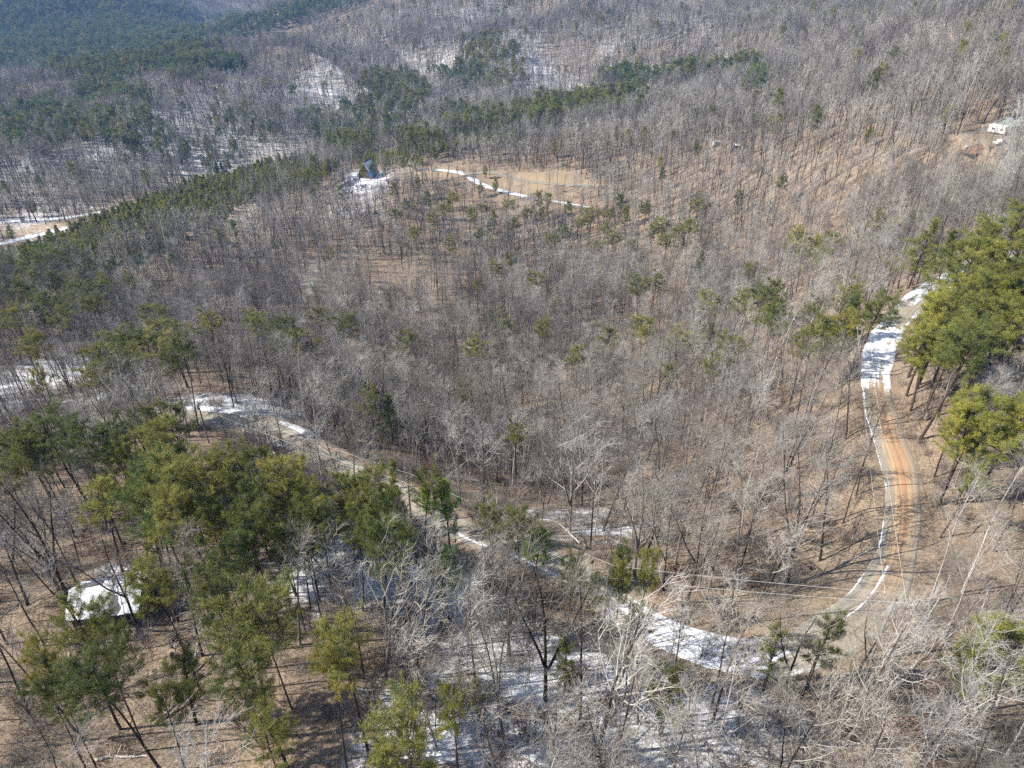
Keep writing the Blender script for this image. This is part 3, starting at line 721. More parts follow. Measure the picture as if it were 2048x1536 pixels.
CH = {'flat': ["flat topped", "ragged", "round crowned"], 'round': ["round crowned", "ragged", "dense"], 'dense': ["dense", "dense", "round crowned", "yellow green"],
      'bright': ["bright green"], 'dark': ["dark round"], 'conical': ["conical", "dark conical"], 'bryellow': ["yellow green", "broad yellow green"], 'broadyellow': ["broad yellow green"], 'small': ["small thin"]}
CW = [6.6, 6.0, 6.2, 6.2, 7.6, 6.8, 5.4, 6.0, 5.2, 3.6, 6.6]
pu_ = np.array([q[0] for q in PX]); pv_ = np.array([q[1] for q in PX])
ptype = []
for i, q in enumerate(PX):
    ptype.append(PNAME[CH[q[3]][i % len(CH[q[3]])]])
def crown_width(me):
    c = np.empty(len(me.vertices) * 3, np.float32); me.vertices.foreach_get("co", c); c = c.reshape(-1, 3)
    return float(np.percentile(c[:, 0], 96) - np.percentile(c[:, 0], 4))
CW = [crown_width(p_[1]) for p_ in PINES]
thin = np.random.default_rng(3)
liftv = np.array([PINES[k][2] * (1 + PINES[k][4]) / 2 * .97 for k in ptype])
hs = np.array([thin.uniform(.88, 1.05) for _ in PX])
hx, hy, hr = hit(pu_, pv_, liftv * hs)
pine_pts = []   # x, y, width scale, proto, range, height scale
for i, q in enumerate(PX):
    k = ptype[i]; s = np.clip((q[2] or 60) * ((.76 if q[3] == 'dense' else .84) if hr[i] < 150 and q[0] < 1700 else .88 if hr[i] < 170 else 1.15) * hr[i] / FPX / CW[k], .45, 1.5)
    pine_pts.append([hx[i], hy[i], float(s), k, hr[i], float(hs[i] * (.75 + .25 * min(s, 1.2)))])
hx, hy, hr = hit(pu_, pv_, np.array([liftv[i] * pine_pts[i][5] for i in range(len(PX))]))
rdz = near_line(ROAD, hx, hy)
for i in range(len(PX)):
    x, y = hx[i], hy[i]
    if rdz[0][i] < 4.2:      # step off the road
        k = int(rdz[2][i]); t = ROAD[min(k + 1, len(ROAD) - 1), :2] - ROAD[k, :2]; t /= np.linalg.norm(t); nn = np.array([-t[1], t[0]]) * rdz[3][i]
        x += nn[0] * (4.4 - rdz[0][i]); y += nn[1] * (4.4 - rdz[0][i])
    pine_pts[i][0], pine_pts[i][1], pine_pts[i][4] = x, y, hr[i]
# ---------------------------------------------------------------- the woods
ZP = [ # pine rich zones (u, v, half width, half height, tilt degrees, share, kind)
 (250,425,330,26,-19,.95,5),(230,470,200,22,-18,.75,5),(560,350,90,16,-20,.7,5),(60,505,90,22,-8,.8,2),(1150,212,120,14,-7,.92,2),(1230,190,60,12,-15,.8,2),(1060,228,70,18,-8,.6,0),
 (965,243,80,20,0,.65,4),(955,268,70,6,-3,.95,5),(1265,150,60,12,0,.8,3),(1370,143,60,10,-10,.7,0),(1480,140,40,8,-10,.7,0),(1520,165,30,14,0,.5,3),(845,288,40,14,0,.6,0),(780,305,60,12,0,.85,5),
 (700,290,40,14,0,.6,0),(790,190,60,40,0,.30,0),(760,210,40,25,0,.35,0),(960,95,40,18,0,.4,0),(985,130,60,40,20,.25,0),(930,150,50,25,0,.4,3),(720,245,110,30,0,.3,3),
 (130,50,260,85,8,.9,3),(160,112,280,26,3,.85,3),(590,30,140,14,-14,.75,3),(490,68,70,8,-10,.6,3),(200,180,45,22,0,.65,3),(270,190,30,14,0,.6,3),(130,230,60,30,0,.45,3),(250,260,90,34,10,.3,3),(60,260,70,30,0,.45,3),
 (100,600,140,60,0,.25,0),(450,60,60,20,0,.4,3),(350,115,60,14,0,.7,3),(1700,480,60,20,0,.12,2),(500,250,70,30,0,.15,3),(420,300,60,30,0,.2,4),(620,360,40,16,0,.3,0),(1080,430,260,25,3,.05,0)]
def zone(u, v):
    b = np.zeros(u.shape); kk = np.zeros(u.shape, int)
    for (a, c, ra, rc, t, s, k) in ZP:
        t = radians(t); du = u - a; dv = v - c
        e = ((du * cos(t) + dv * sin(t)) / ra) ** 2 + ((-du * sin(t) + dv * cos(t)) / rc) ** 2
        w = s * np.clip(1.6 - e, 0, .6) / .6
        m = w > b; b = np.where(m, w, b); kk = np.where(m, k, kk)
    return b, kk
CLEAR = []
for (u, v, a, b) in [(228,1215,60,30),(735,345,32,16),(850,345,60,10),(1060,362,90,9),(2020,285,40,22),(60,462,80,10),(500,835,85,26),(1950,305,50,12),(560,880,30,20),(800,560,60,16),(1040,1090,30,12)]:
    x0, y0, z0, r0 = at(u, v); sa = max(.1, -float(ray(u, v)[2])); CLEAR.append((x0, y0, a * r0 / FPX, b * r0 / FPX / sa))
def scatter(space, rmax=3300, grow=True):
    out = []
    for lo, hi, s in [(0, 330, space), (330, 700, space * 1.0), (700, 1200, space * 1.08), (1200, rmax, space * 1.6)]:
        n = int(2 * hi * .85 / s) + 2; m = int((hi + 90) / s) + 2
        X, Y = np.meshgrid(np.arange(n) * s - hi * .85, np.arange(m) * s - 75)
        X = X + rng.uniform(-.48, .48, X.shape) * s; Y = Y + rng.uniform(-.48, .48, X.shape) * s
        X = X.ravel(); Y = Y.ravel(); R = np.hypot(X, Y)
        k = (R >= lo) & (R < hi) & (np.abs(X) < (Y + 60) * .80 + 62) & (Y > -70)
        out.append(np.stack([X[k], Y[k]], 1))
    P = np.vstack(out); z = height(P[:, 0], P[:, 1])
    u, v, zc = project(P[:, 0], P[:, 1], z + 9)
    R = np.hypot(P[:, 0], P[:, 1])
    ok = (zc > 1) & (u > -420 - 60000 / (R + 30)) & (u < 2048 + 120 + 20000 / (R + 30)) & (v > -120) & (v < 1536 + 420)
    d = near_line(ROAD, P[:, 0], P[:, 1])[0]; ok &= d > 4.3
    for L in (DRIVE, SPUR, TRACK): ok &= near_line(L, P[:, 0], P[:, 1])[0] > 4
    ok &= near_line(GULLY, P[:, 0], P[:, 1])[0] > 2.5
    for x0, y0, a, b in CLEAR:
        e = ((P[:, 0] - x0) / a) ** 2 + ((P[:, 1] - y0) / b) ** 2; ok &= (e > 1) | (rng.uniform(0, 1, len(e)) < .04)
    return P[ok], z[ok], u[ok], v[ok], R[ok], d[ok]
TP, TZ, TU, TV, TR, TD = scatter(4.0)
pb, pk = zone(TU, TV)
rnd = rng.uniform(0, 1, len(TP))
is_pine = rnd < np.where(pb > 0, pb, .018)
# stands differ in density from place to place
dens = .76 + .12 * np.clip((TR - 220) / 160, 0, 1) + .85 * vnoise(TP[:, 0] / 38, TP[:, 1] / 38, 21) + .7 * vnoise(TP[:, 0] / 13, TP[:, 1] / 14, 22)
for (u, v, a, b, s) in [(1750,1100,150,110,.30),(150,1400,260,180,.25),(1950,1200,160,160,.30),(850,560,150,50,.35),(1620,1180,110,40,.4),(1450,1470,560,110,-.45),(120,1000,200,110,-.35),(80,1380,200,200,-.3),(1050,1350,300,120,-.2),(600,480,120,60,-.2),(1600,360,260,60,-.4),(1950,400,160,60,-.25),(1150,620,250,80,-.2)]:
    x0, y0, z0, r0 = at(u, v); sa = max(.1, -float(ray(u, v)[2]))
    dens -= s * np.exp(-((TP[:, 0] - x0) / (a * r0 / FPX)) ** 2 - ((TP[:, 1] - y0) / (b * r0 / FPX / sa)) ** 2)
# gaps the photo sees through: (u, v, half width, half height, share of the trees in front that are missing)
GAPS = [(470,822,110,26,.9),(400,815,30,25,.95),(1000,1095,90,26,.85),(1130,1145,90,28,.85),(1250,1215,80,30,.7),(700,925,90,22,.8),(830,960,50,24,.85),(620,880,60,20,.8),(1070,385,130,26,.5),(930,350,60,14,.6),
 (1985,278,60,24,.3),(1700,1240,60,40,.6),(350,410,170,12,.6),(790,895,45,26,.7),(228,1175,80,34,.75),(1440,1292,190,40,.4),(850,555,110,35,.5),(740,350,40,28,.5),(100,740,90,50,.35),(60,474,90,20,.9),(615,575,24,44,.8),(690,1150,120,60,.3),(1435,290,20,10,.3),(1640,1180,120,30,.4)]
gr_ = np.random.default_rng(12); gone = gr_.uniform(0, 1, len(TP)); drop = np.zeros(len(TP), bool)
for u0, v0, a, b, s in GAPS:
    r0 = at(u0, v0)[3]; rin = np.hypot(*at(u0, v0)[:2])
    for hh in (3, 8, 13, 17):
        uu, vv, _ = project(TP[:, 0], TP[:, 1], TZ + hh)
        drop |= (((uu - u0) / a) ** 2 + ((vv - v0) / b) ** 2 < 1) & (TR < rin + 4) & (gone < s) & ~(is_pine & (TR > 350))
MB_ = [(705,1262,2),(1018,1312,6),(960,1432,0),(1090,1400,6),(1160,1445,0),(1140,1062,6),(1275,1445,2),(1420,1462,0),(1780,1345,5),(1860,1205,5),(1925,1185,5),(1700,1425,5),(1885,1285,5),(275,1262,2),
 (405,1312,0),(1640,1122,1),(1470,1182,0),(850,1205,3),(600,1290,0),(1560,1400,1),(1330,1440,3),(1350,1130,0),(1240,1120,3),(1180,1100,0),(1990,1420,5),(60,1430,4),(170,1480,4)]
_x, _y, _r = hit([a[0] for a in MB_], [a[1] for a in MB_]); TQ = np.stack([_x, _y], 1)
keep = (rng.uniform(0, 1, len(TP)) < dens) | (is_pine & (rng.uniform(0, 1, len(TP)) < .9))
Q = np.array([[q[0], q[1]] for q in pine_pts])
nearm = np.where(TR < 420)[0]
dq = np.sqrt(((TP[nearm, None] - Q[None]) ** 2).sum(-1)); mind = dq.min(1)
keep &= ~drop
keep[nearm] &= mind > 3.0
keep[nearm] &= np.sqrt(((TP[nearm, None] - TQ[None]) ** 2).sum(-1)).min(1) > 3.2
for j in range(len(Q)):   # open air on the camera side of each tall pine crown
    e = np.array(Q[j]) / -np.linalg.norm(Q[j]); dd = TP[nearm] - Q[j] - e * 4.5
    keep[nearm] &= ~((dd ** 2).sum(1) < 3.2 ** 2)
# no chance pines among the near stands read off the photograph, unless in a zone
is_pine &= ~((TR < 330) & (pb == 0))
TP, TZ, TU, TV, TR, TD, is_pine, pk, pb = [a[keep] for a in (TP, TZ, TU, TV, TR, TD, is_pine, pk, pb)]
pk = np.where(pb == 0, rng.integers(0, 4, len(pk)), pk)
vis = (TU > -10) & (TU < 2058) & (TV > -30) & (TV < 1560)
def pick(mask, n):
    i = np.where(mask & vis)[0]; i = i[np.argsort(TR[i])][:n]; return i
bare_i = pick(~is_pine, 300 - len(MB_))
pine_n = 300 - len(pine_pts)
pine_i = pick(is_pine, max(0, pine_n))
rest = np.ones(len(TP), bool); rest[bare_i] = False; rest[pine_i] = False
# ---------------------------------------------------------------- masses: everything past the 300 largest of a kind
def mass(name, pts, rot, scl, idx, colname, label, cat):
    me = bpy.data.meshes.new(name); me.vertices.add(len(pts)); me.vertices.foreach_set("co", np.asarray(pts, np.float32).ravel())
    a = me.attributes.new("rot", 'FLOAT_VECTOR', 'POINT'); a.data.foreach_set("vector", np.asarray(rot, np.float32).ravel())
    a = me.attributes.new("scl", 'FLOAT_VECTOR', 'POINT'); a.data.foreach_set("vector", np.asarray(scl, np.float32).ravel())
    a = me.attributes.new("idx", 'INT', 'POINT'); a.data.foreach_set("value", np.asarray(idx, np.int32))
    o = link(name, me); tag(o, label, cat, kind="stuff")
    G = bpy.data.node_groups.new(name, 'GeometryNodeTree')
    G.interface.new_socket("Geometry", in_out='INPUT', socket_type='NodeSocketGeometry'); G.interface.new_socket("Geometry", in_out='OUTPUT', socket_type='NodeSocketGeometry')
    gi = G.nodes.new("NodeGroupInput"); go = G.nodes.new("NodeGroupOutput"); ip = G.nodes.new("GeometryNodeInstanceOnPoints")
    ci = G.nodes.new("GeometryNodeCollectionInfo"); ci.inputs["Collection"].default_value = proto_cols[colname]
    ci.inputs["Separate Children"].default_value = True; ci.inputs["Reset Children"].default_value = True
    def na(n, t):
        k = G.nodes.new("GeometryNodeInputNamedAttribute"); k.data_type = t; k.inputs["Name"].default_value = n
        return [s for s in k.outputs if s.enabled and s.name == "Attribute"][0]
    G.links.new(gi.outputs[0], ip.inputs["Points"]); G.links.new(ci.outputs[0], ip.inputs["Instance"])
    ip.inputs["Pick Instance"].default_value = True
    G.links.new(na("idx", 'INT'), ip.inputs["Instance Index"]); G.links.new(na("scl", 'FLOAT_VECTOR'), ip.inputs["Scale"])
    er = G.nodes.new("FunctionNodeEulerToRotation"); G.links.new(na("rot", 'FLOAT_VECTOR'), er.inputs[0]); G.links.new(er.outputs[0], ip.inputs["Rotation"])
    G.links.new(ip.outputs[0], go.inputs[0])
    mod = o.modifiers.new("scatter", 'NODES'); mod.node_group = G
    return o
def prep(sel, nk, smin=.6, smax=1.2, kinds=None, far=False):
    n = len(sel); P = np.column_stack([TP[sel], TZ[sel]])
    rot = np.column_stack([rng.normal(0, .045, n), rng.normal(0, .045, n), rng.uniform(0, 6.28, n)])
    s = rng.uniform(smin, smax, n) * (1 + .45 * vnoise(P[:, 0] / 45, P[:, 1] / 45, 71)); k = rng.integers(0, nk, n) if kinds is None else kinds
    w = np.where(TR[sel] > 700, np.where(TR[sel] > 1200, 1.6, 1.25), 1.0) if far else np.ones(n)
    return P, rot, np.column_stack([s * w, s * w, s * np.sqrt(w)]), k
i = np.where(rest & ~is_pine & (TR < 330))[0]
mass("bare_woods", *prep(i, 6), "near bare shapes", "bare grey leafless woods filling the slopes round the road and ravine", "woods")
i = np.where(rest & ~is_pine & (TR >= 330))[0]
mass("distant_bare_woods", *prep(i, 6, far=True), "far bare shapes", "bare purple grey woods covering the far ridges and snowy slopes", "woods")
i = np.where(rest & is_pine)[0]
kk = np.where(pk[i] == 5, 5, np.where(rng.uniform(0, 1, len(i)) < .65, pk[i], rng.integers(0, 4, len(i))))
mass("pine_woods", *prep(i, 6, .65, 1.1, kk, far=True), "pine shapes", "dark green pine woods on the far hills and along the valley", "woods")
# ---- brush and saplings under the trees
def brush_pts():
    s = 3.0; out = []
    for lo, hi, s in [(0, 170, 2.2), (170, 330, 3.8), (330, 650, 6.5)]:
        n = int(2 * hi * .85 / s) + 2; m = int((hi + 60) / s) + 2
        X, Y = np.meshgrid(np.arange(n) * s - hi * .85, np.arange(m) * s - 40)
        X = (X + rng.uniform(-.5, .5, X.shape) * s).ravel(); Y = (Y + rng.uniform(-.5, .5, Y.shape) * s).ravel(); R = np.hypot(X, Y)
        k = (R >= lo) & (R < hi) & (np.abs(X) < (Y + 30) * .80 + 40)
        out.append(np.stack([X[k], Y[k]], 1))
    P = np.vstack(out); z = height(P[:, 0], P[:, 1]); u, v, zc = project(P[:, 0], P[:, 1], z)
    ok = (u > -80) & (u < 2130) & (v < 1650) & (zc > 1)
    d = near_line(ROAD, P[:, 0], P[:, 1])[0]; ok &= d > 4.0
    for L in (DRIVE, SPUR, TRACK): ok &= near_line(L, P[:, 0], P[:, 1])[0] > 4
    dn = .62 + .9 * vnoise(P[:, 0] / 22, P[:, 1] / 22, 31) + .3 * vnoise(P[:, 0] / 7, P[:, 1] / 7, 32) + .25 * np.exp(-((d - 7) / 3.5) ** 2)
    for (u0, v0, a, b, s) in [(1300,1380,450,180,.55),(950,1260,350,150,.45),(700,1180,160,90,.2),(200,1450,250,160,-.2),(1950,1200,160,160,-.15),(1650,1180,120,50,-.35),(780,560,200,60,-.2)]:
        dn += s * np.exp(-((u - u0) / a) ** 2 - ((v - v0) / b) ** 2)
    ok &= rng.uniform(0, 1, len(P)) < dn
    for x0, y0, a, b in CLEAR: ok &= ((P[:, 0] - x0) / a) ** 2 + ((P[:, 1] - y0) / b) ** 2 > 1
    return np.column_stack([P[ok], z[ok]])
BP = brush_pts(); n = len(BP); s = rng.uniform(.6, 1.25, n)
kk = rng.choice(9, n, p=[.22, .17, .19, .10, .05, .12, .08, .045, .025])
mass("undergrowth", BP, np.column_stack([rng.normal(0, .08, n), rng.normal(0, .08, n), rng.uniform(0, 6.28, n)]), np.column_stack([s, s, s]), kk, "brush shapes", "tangled bare brush and saplings under the trees", "undergrowth")
# ---------------------------------------------------------------- single trees
def place_tree(kind, k, x, y, s, hs_, rz, label, cat, group, tilt=(0, 0)):
    mt, mc = (BARE if kind == 'bare' else PINES)[k][:2]
    o = bpy.data.objects.new("bare_tree" if kind == 'bare' else "pine_tree", None); col.objects.link(o)
    o.empty_display_size = 1; o.location = (x, y, g1(x, y)); o.rotation_euler = (tilt[0], tilt[1], rz); o.scale = (s, s, hs_)
    tag(o, label, cat, group)
    a = bpy.data.objects.new("trunk", mt); col.objects.link(a); a.parent = o
    b = bpy.data.objects.new("crown", mc); col.objects.link(b); b.parent = o
    return o
_gz = {}
def g1(x, y): return _gz[(x, y)]
allp = [(q[0], q[1]) for q in pine_pts] + [tuple(TP[i]) for i in pine_i] + [tuple(TP[i]) for i in bare_i] + [tuple(q) for q in TQ]
zz_ = height(np.array([q[0] for q in allp]), np.array([q[1] for q in allp]))
for q, z_ in zip(allp, zz_): _gz[q] = float(z_)
LM = [("the near gravel road bend", 1600, 1305), ("the orange stretch of road", 1800, 950), ("the shaded snowy stretch of road", 1745, 735), ("the road's far snowy end", 1880, 565),
      ("the snow roofed cabin", 228, 1215), ("the crossarmed pole by the snow clearing", 400, 830), ("the white box in the snow clearing", 490, 850), ("the fallen pale log by the clearing", 540, 890),
      ("the plain pole beside the road", 835, 975), ("the grey road under the bright green pine", 1060, 1110), ("the steep roofed far house", 735, 345), ("the snowy driveway fork", 930, 350),
      ("the washed out track", 610, 580), ("the tan hillside clearing", 820, 560), ("the blue shaded snow of the ravine", 780, 900), ("the snowy bottom slope", 1050, 1400), ("the tan leafy bottom left slope", 120, 1420),
      ("the tan slope right of the road", 1950, 1150), ("the yellow green pine stand", 1960, 620), ("the central bare hollow", 1100, 760), ("the inner side of the road loop", 1500, 1080),
      ("the dense left pine stand", 420, 960), ("the far pine belt", 1180, 460), ("the left valley road", 60, 474), ("the snowy slope left of the pole", 120, 760), ("the brushy bottom right corner", 1850, 1450), ("the bottom edge brush", 1400, 1490), ("the left edge above the snowy slope", 30, 620), ("the bare woods above the clearing pole", 380, 690), ("the young pines of the left valley belt", 280, 430), ("the top left corner of the ravine woods", 480, 600)]
LMX = [at(u, v) for _, u, v in LM]
ORD = ["", "second ", "third ", "fourth ", "fifth ", "sixth ", "seventh ", "eighth ", "ninth ", "tenth ", "eleventh ", "twelfth ", "thirteenth ", "fourteenth ", "fifteenth ", "sixteenth ", "seventeenth ", "eighteenth ", "nineteenth ", "twentieth "] + [a + b for a in ("twenty-", "thirty-") for b in ("first ", "second ", "third ", "fourth ", "fifth ", "sixth ", "seventh ", "eighth ", "ninth ")]
def labels(items):
    """items: x, y, look words -> a label each: look, side and landmark, and its place in line counted away from that landmark"""
    L = np.array([[a[0], a[1]] for a in LMX]); key = {}
    for n_, (x, y, look) in enumerate(items):
        R = math.hypot(x, y); d = np.hypot(L[:, 0] - x, L[:, 1] - y); j = int(d.argmin()); dx, dy = x - L[j, 0], y - L[j, 1]
        if abs(dx) > abs(dy) * 1.2: side = "right of" if dx > 0 else "left of"
        else: side = "beyond" if dy > 0 else "in front of"
        key.setdefault((look, side, j), []).append((d[j], n_))
    out = [None] * len(items)
    for (look, side, j), l in key.items():
        l.sort()
        for k, (_, n_) in enumerate(l):
            nm = LM[j][0]
            if len(l) == 1: out[n_] = "%s %s %s" % (look, side, nm)
            else: out[n_] = ("%snearest " % ORD[min(k, len(ORD) - 1)]) + "%s %s %s" % (look, side, nm)
    return out
r5 = np.random.default_rng(55)
items = []; spec = []
for q in pine_pts: spec.append(('pine', q[3], float(q[0]), float(q[1]), (q[2], q[5])))
ZK = {0: "flat topped", 1: "round crowned", 2: "dense", 3: "dark round", 4: "dark conical", 5: "yellow green"}
for i in pine_i: spec.append(('pine', PNAME[ZK[int(pk[i])]], TP[i][0], TP[i][1], r5.uniform(.7, 1.05) * (.6 if pk[i] == 5 else 1)))
for i in bare_i: spec.append(('bare', int(r5.choice(8, p=[.17, .13, .13, .19, .11, .12, .07, .08])), TP[i][0], TP[i][1], r5.uniform(.8, 1.15)))
for q, b_ in zip(TQ, MB_): spec.append(('bare', b_[2], q[0], q[1], 1.0))
for kind, k, x, y, s in spec:
    look = (BARE if kind == 'bare' else PINES)[k][3]
    s = min(s) if isinstance(s, tuple) else s
    size = " small" if s < .8 and "small" not in look else ""
    items.append((x, y, look + size + (" bare tree" if kind == 'bare' else " pine")))
labs = labels(items)
for (kind, k, x, y, s), lab in zip(spec, labs):
    s, hs_ = s if isinstance(s, tuple) else (s, s)
    place_tree(kind, k, x, y, float(s), float(hs_), float(r5.uniform(0, 6.28)), lab, "tree", "bare trees of the near woods" if kind == 'bare' else "pines among the bare woods", (float(r5.normal(0, .04)), float(r5.normal(0, .04))))
# ---------------------------------------------------------------- haze
hb = MB(); hb.box((0, 4500, 100), (21000, 12500, 620))
m, N, p = mat("haze"); N.nodes.remove(p)
pv_n = nd(N, "ShaderNodeVolumePrincipled"); pv_n.inputs["Density"].default_value = 0.00011; pv_n.inputs["Color"].default_value = (.28, .52, 1.0, 1); pv_n.inputs["Anisotropy"].default_value = 0.0
N.links.new(pv_n.outputs[0], [x for x in N.nodes if x.type == 'OUTPUT_MATERIAL'][0].inputs["Volume"])
tag(hb.obj("haze", m), "thin bluish haze over the far hills", None, kind="stuff")
# ---------------------------------------------------------------- built things
M_wall = plain("dark brown boards", (.10, .060, .042), .85, .3, 2); M_shing = plain("dark shingles", (.13, .12, .13), .9, .3, 5); M_snow = plain("old snow", (.80, .81, .83), .8, .05, 2)
M_brd = plain("weathered wood", (.30, .26, .22), .9, .3, 4); M_glass = plain("dark window glass", (.03, .035, .04), .15, .2); M_white = plain("white paint", (.72, .72, .70), .6, .08)
M_pole = plain("weathered pole wood", (.24, .21, .18), .9, .2, 3); M_wire = plain("aluminium wire", (.50, .49, .47), .5, .05, 1); M_ins = plain("porcelain", (.55, .56, .56), .3, .05)
M_blue = plain("blue tarp", (.06, .28, .62), .5, .15, 2); M_log = plain("bleached dead wood", (.58, .52, .45), .9, .2, 3); M_green = plain("grey green siding", (.20, .24, .22), .8, .1)
M_metal = plain("galvanised metal", (.42, .44, .46), .45, .1, 2, .3); M_rub = plain("black rubber", (.02, .02, .02), .9, .1); M_clay = plain("red clay", (.27, .14, .09), .95, .3, 1.5); M_brick = plain("brick", (.28, .12, .09), .9, .2, 4)
def empty(name, x, y, z, rz, label, cat, group=None):
    o = bpy.data.objects.new(name, None); col.objects.link(o); o.location = (x, y, z); o.rotation_euler = (0, 0, rz); tag(o, label, cat, group); return o
def one(name, parent, m, *boxes):
    b = MB()
    for a in boxes: b.box(*a)
    return b.obj(name, m, parent)
def gable(W, D, h, rise, ov, th=.14):
    """two roof slabs meeting at a ridge along x"""
    b = MB(); sl = math.atan2(rise, D / 2)
    for s in (-1, 1):
        y0, z0 = s * (D / 2 + ov), h - ov * math.tan(sl); x = W / 2 + ov; q = .002 * s
        b.add([(-x, y0, z0), (x, y0, z0), (x, q, h + rise), (-x, q, h + rise), (-x, y0, z0 + th), (x, y0, z0 + th), (x, q, h + rise + th), (-x, q, h + rise + th)],
              [(0, 1, 2, 3), (4, 5, 6, 7), (0, 1, 5, 4), (1, 2, 6, 5), (2, 3, 7, 6), (3, 0, 4, 7)])
    return b, sl
def shell(W, D, h, rise):
    b = MB(); x, y = W / 2, D / 2
    V = [(-x, -y, -.5), (x, -y, -.5), (x, y, -.5), (-x, y, -.5), (-x, -y, h), (x, -y, h), (x, y, h), (-x, y, h), (-x, 0, h + rise - .02), (x, 0, h + rise - .02)]
    b.add(V, [(0, 1, 5, 4), (2, 3, 7, 6), (1, 2, 6, 9, 5), (3, 0, 4, 8, 7), (3, 2, 1, 0)]); return b
def snow_sheet(W, D, h, rise, ov, th, holes, side=-1, seed=3, cell=.2, thick=.09):
    sl = math.atan2(rise, D / 2); x0 = W / 2 + ov; L = (D / 2 + ov) / cos(sl)
    nx, ny = int(2 * x0 / cell) + 1, int(L / cell) + 1; b = MB(); V = []; K = []
    for j in range(ny):
        for i in range(nx):
            x = -x0 + 2 * x0 * i / (nx - 1); t = L * j / (ny - 1)
            n = float(vnoise(np.array([x * 1.1 + seed]), np.array([t * 1.1]), 40)[0]) + .5 * float(vnoise(np.array([x * 3 + seed]), np.array([t * 3.]), 41)[0])
            k = min(1, max(0, (min(x0 - abs(x), t - .0, L - t + .1) + .12 + n * .16) / .2))
            for (ax, at_, ar, br) in holes:
                e = ((x - ax) / ar) ** 2 + ((t - at_) / br) ** 2
                k = min(k, max(0, min(1, (e - 1 + n * .35) * 3.5)))
            y = side * (D / 2 + ov - t * cos(sl)); z = h - ov * math.tan(sl) + t * sin(sl) + th + (.004 + thick * k if k > 0 else -.03)
            V.append((x, y, z)); K.append(k)
    F_ = [(j * nx + i, j * nx + i + 1, (j + 1) * nx + i + 1, (j + 1) * nx + i) for j in range(ny - 1) for i in range(nx - 1)
          if max(K[j * nx + i], K[j * nx + i + 1], K[(j + 1) * nx + i + 1], K[(j + 1) * nx + i]) > 0]
    b.add(V, F_); return b
def window(parent, x, y, z, w, h, fr, ry=0):
    f = MB(); t = .07
    for a in (((x, y, z + h / 2), (w + t, .06, t)), ((x, y, z - h / 2), (w + t, .06, t)), ((x - w / 2, y, z), (t, .06, h - t)), ((x + w / 2, y, z), (t, .06, h - t))): f.box(*a)
    o = f.obj("window", fr, parent); one("pane", o, M_glass, ((x, y + .012, z), (w - t, .02, h - t))); return o
# the cabin under the pines
x, y, z, r = at(233, 1222); PX_, PY_ = x, y
c = empty("cabin", x, y, z, radians(9.5), "dark brown cabin under a snow covered roof beside the bottom left pines", "cabin")
W, D, h, ri = 7.0, 5.2, 2.5, 1.5
shell(W, D, h, ri).obj("wall", M_wall, c)
rf, sl = gable(W, D, h + .05, ri, .45); ro = rf.obj("roof", M_shing, c)
sn1 = snow_sheet(W, D, h + .05, ri, .45, .14, [(.9, 3.1, .16, .5), (1.0, 2.4, .30, .6), (1.2, 1.6, .48, .8), (1.45, .7, .52, .8)]); sn1.obj("snow", M_snow, ro)
snow_sheet(W, D, h + .05, ri, .45, .14, [(-2.2, 2, 1.4, 1.5)], side=1, seed=8).obj("snow", M_snow, ro)
b = MB(); b.tube([(.85, .15, h + ri - .3), (.85, .15, h + ri + .75), (.85, .15, h + ri + .76), (.85, .15, h + ri + .9)], [.14, .14, .22, .22], 10); b.obj("chimney", M_metal, ro)
window(c, -2.2, -D / 2 - .03, 1.5, 1.0, 1.0, M_white); window(c, 2.3, -D / 2 - .03, 1.5, 1.0, 1.0, M_white)
dr = one("door", c, M_brd, ((.4, -D / 2 - .035, 1.05), (.92, .05, 2.05))); one("handle", dr, M_metal, ((.75, -D / 2 - .09, 1.0), (.05, .05, .14)))
one("deck", c, M_brd, ((.6, -D / 2 - 1.25, .22), (5.4, 2.0, .14)), ((-2.0, -D / 2 - 2.25, -.1), (.14, .14, .6)), ((.6, -D / 2 - 2.25, -.1), (.14, .14, .6)), ((3.2, -D / 2 - 2.15, -.1), (.14, .14, .6)))
one("railing", c, M_log, ((.6, -D / 2 - 2.2, 1.18), (5.4, .12, .08)), ((.6, -D / 2 - 2.2, .6), (5.4, .05, .06)), *[((-2.05 + .53 * i, -D / 2 - 2.2, .72), (.06, .06, .86)) for i in range(11)])
# steep roofed house on the far knoll
x, y, z, r = at(737, 352)
c = empty("steep_roofed_house", x, y, z, radians(-12), "dark steep roofed house with snowy roof edges and blue tarp on the knoll", "house")
W, D, h, ri = 9.0, 13.0, 2.2, 8.2
b = MB(); hw = W / 2
b.add([(-hw, -6, -1), (hw, -6, -1), (hw, 6, -1), (-hw, 6, -1), (-hw, -6, h), (hw, -6, h), (hw, 6, h), (-hw, 6, h), (0, -6, h + ri - .1), (0, 6, h + ri - .1)], [(0, 1, 5, 8, 4), (2, 3, 7, 9, 6), (1, 2, 6, 5), (3, 0, 4, 7)])
b.obj("wall", M_wall, c)
b = MB(); s2 = MB(); tp = MB()
for s in (-1, 1):
    A, B = (s * (hw + .9), h - 1.4), (s * .003, h + ri)
    b.add([(A[0], -7, A[1]), (A[0], 7, A[1]), (B[0], 7, B[1]), (B[0], -7, B[1]), (A[0], -7, A[1] + .3), (A[0], 7, A[1] + .3), (B[0], 7, B[1] + .3), (B[0], -7, B[1] + .3)], [(0, 1, 2, 3), (4, 5, 6, 7), (0, 1, 5, 4), (1, 2, 6, 5), (2, 3, 7, 6), (3, 0, 4, 7)])
def on(s, t, yy, e): return (s * (hw + .9) * (1 - t), yy, h - 1.4 + (ri + 1.4) * t + .3 + e)
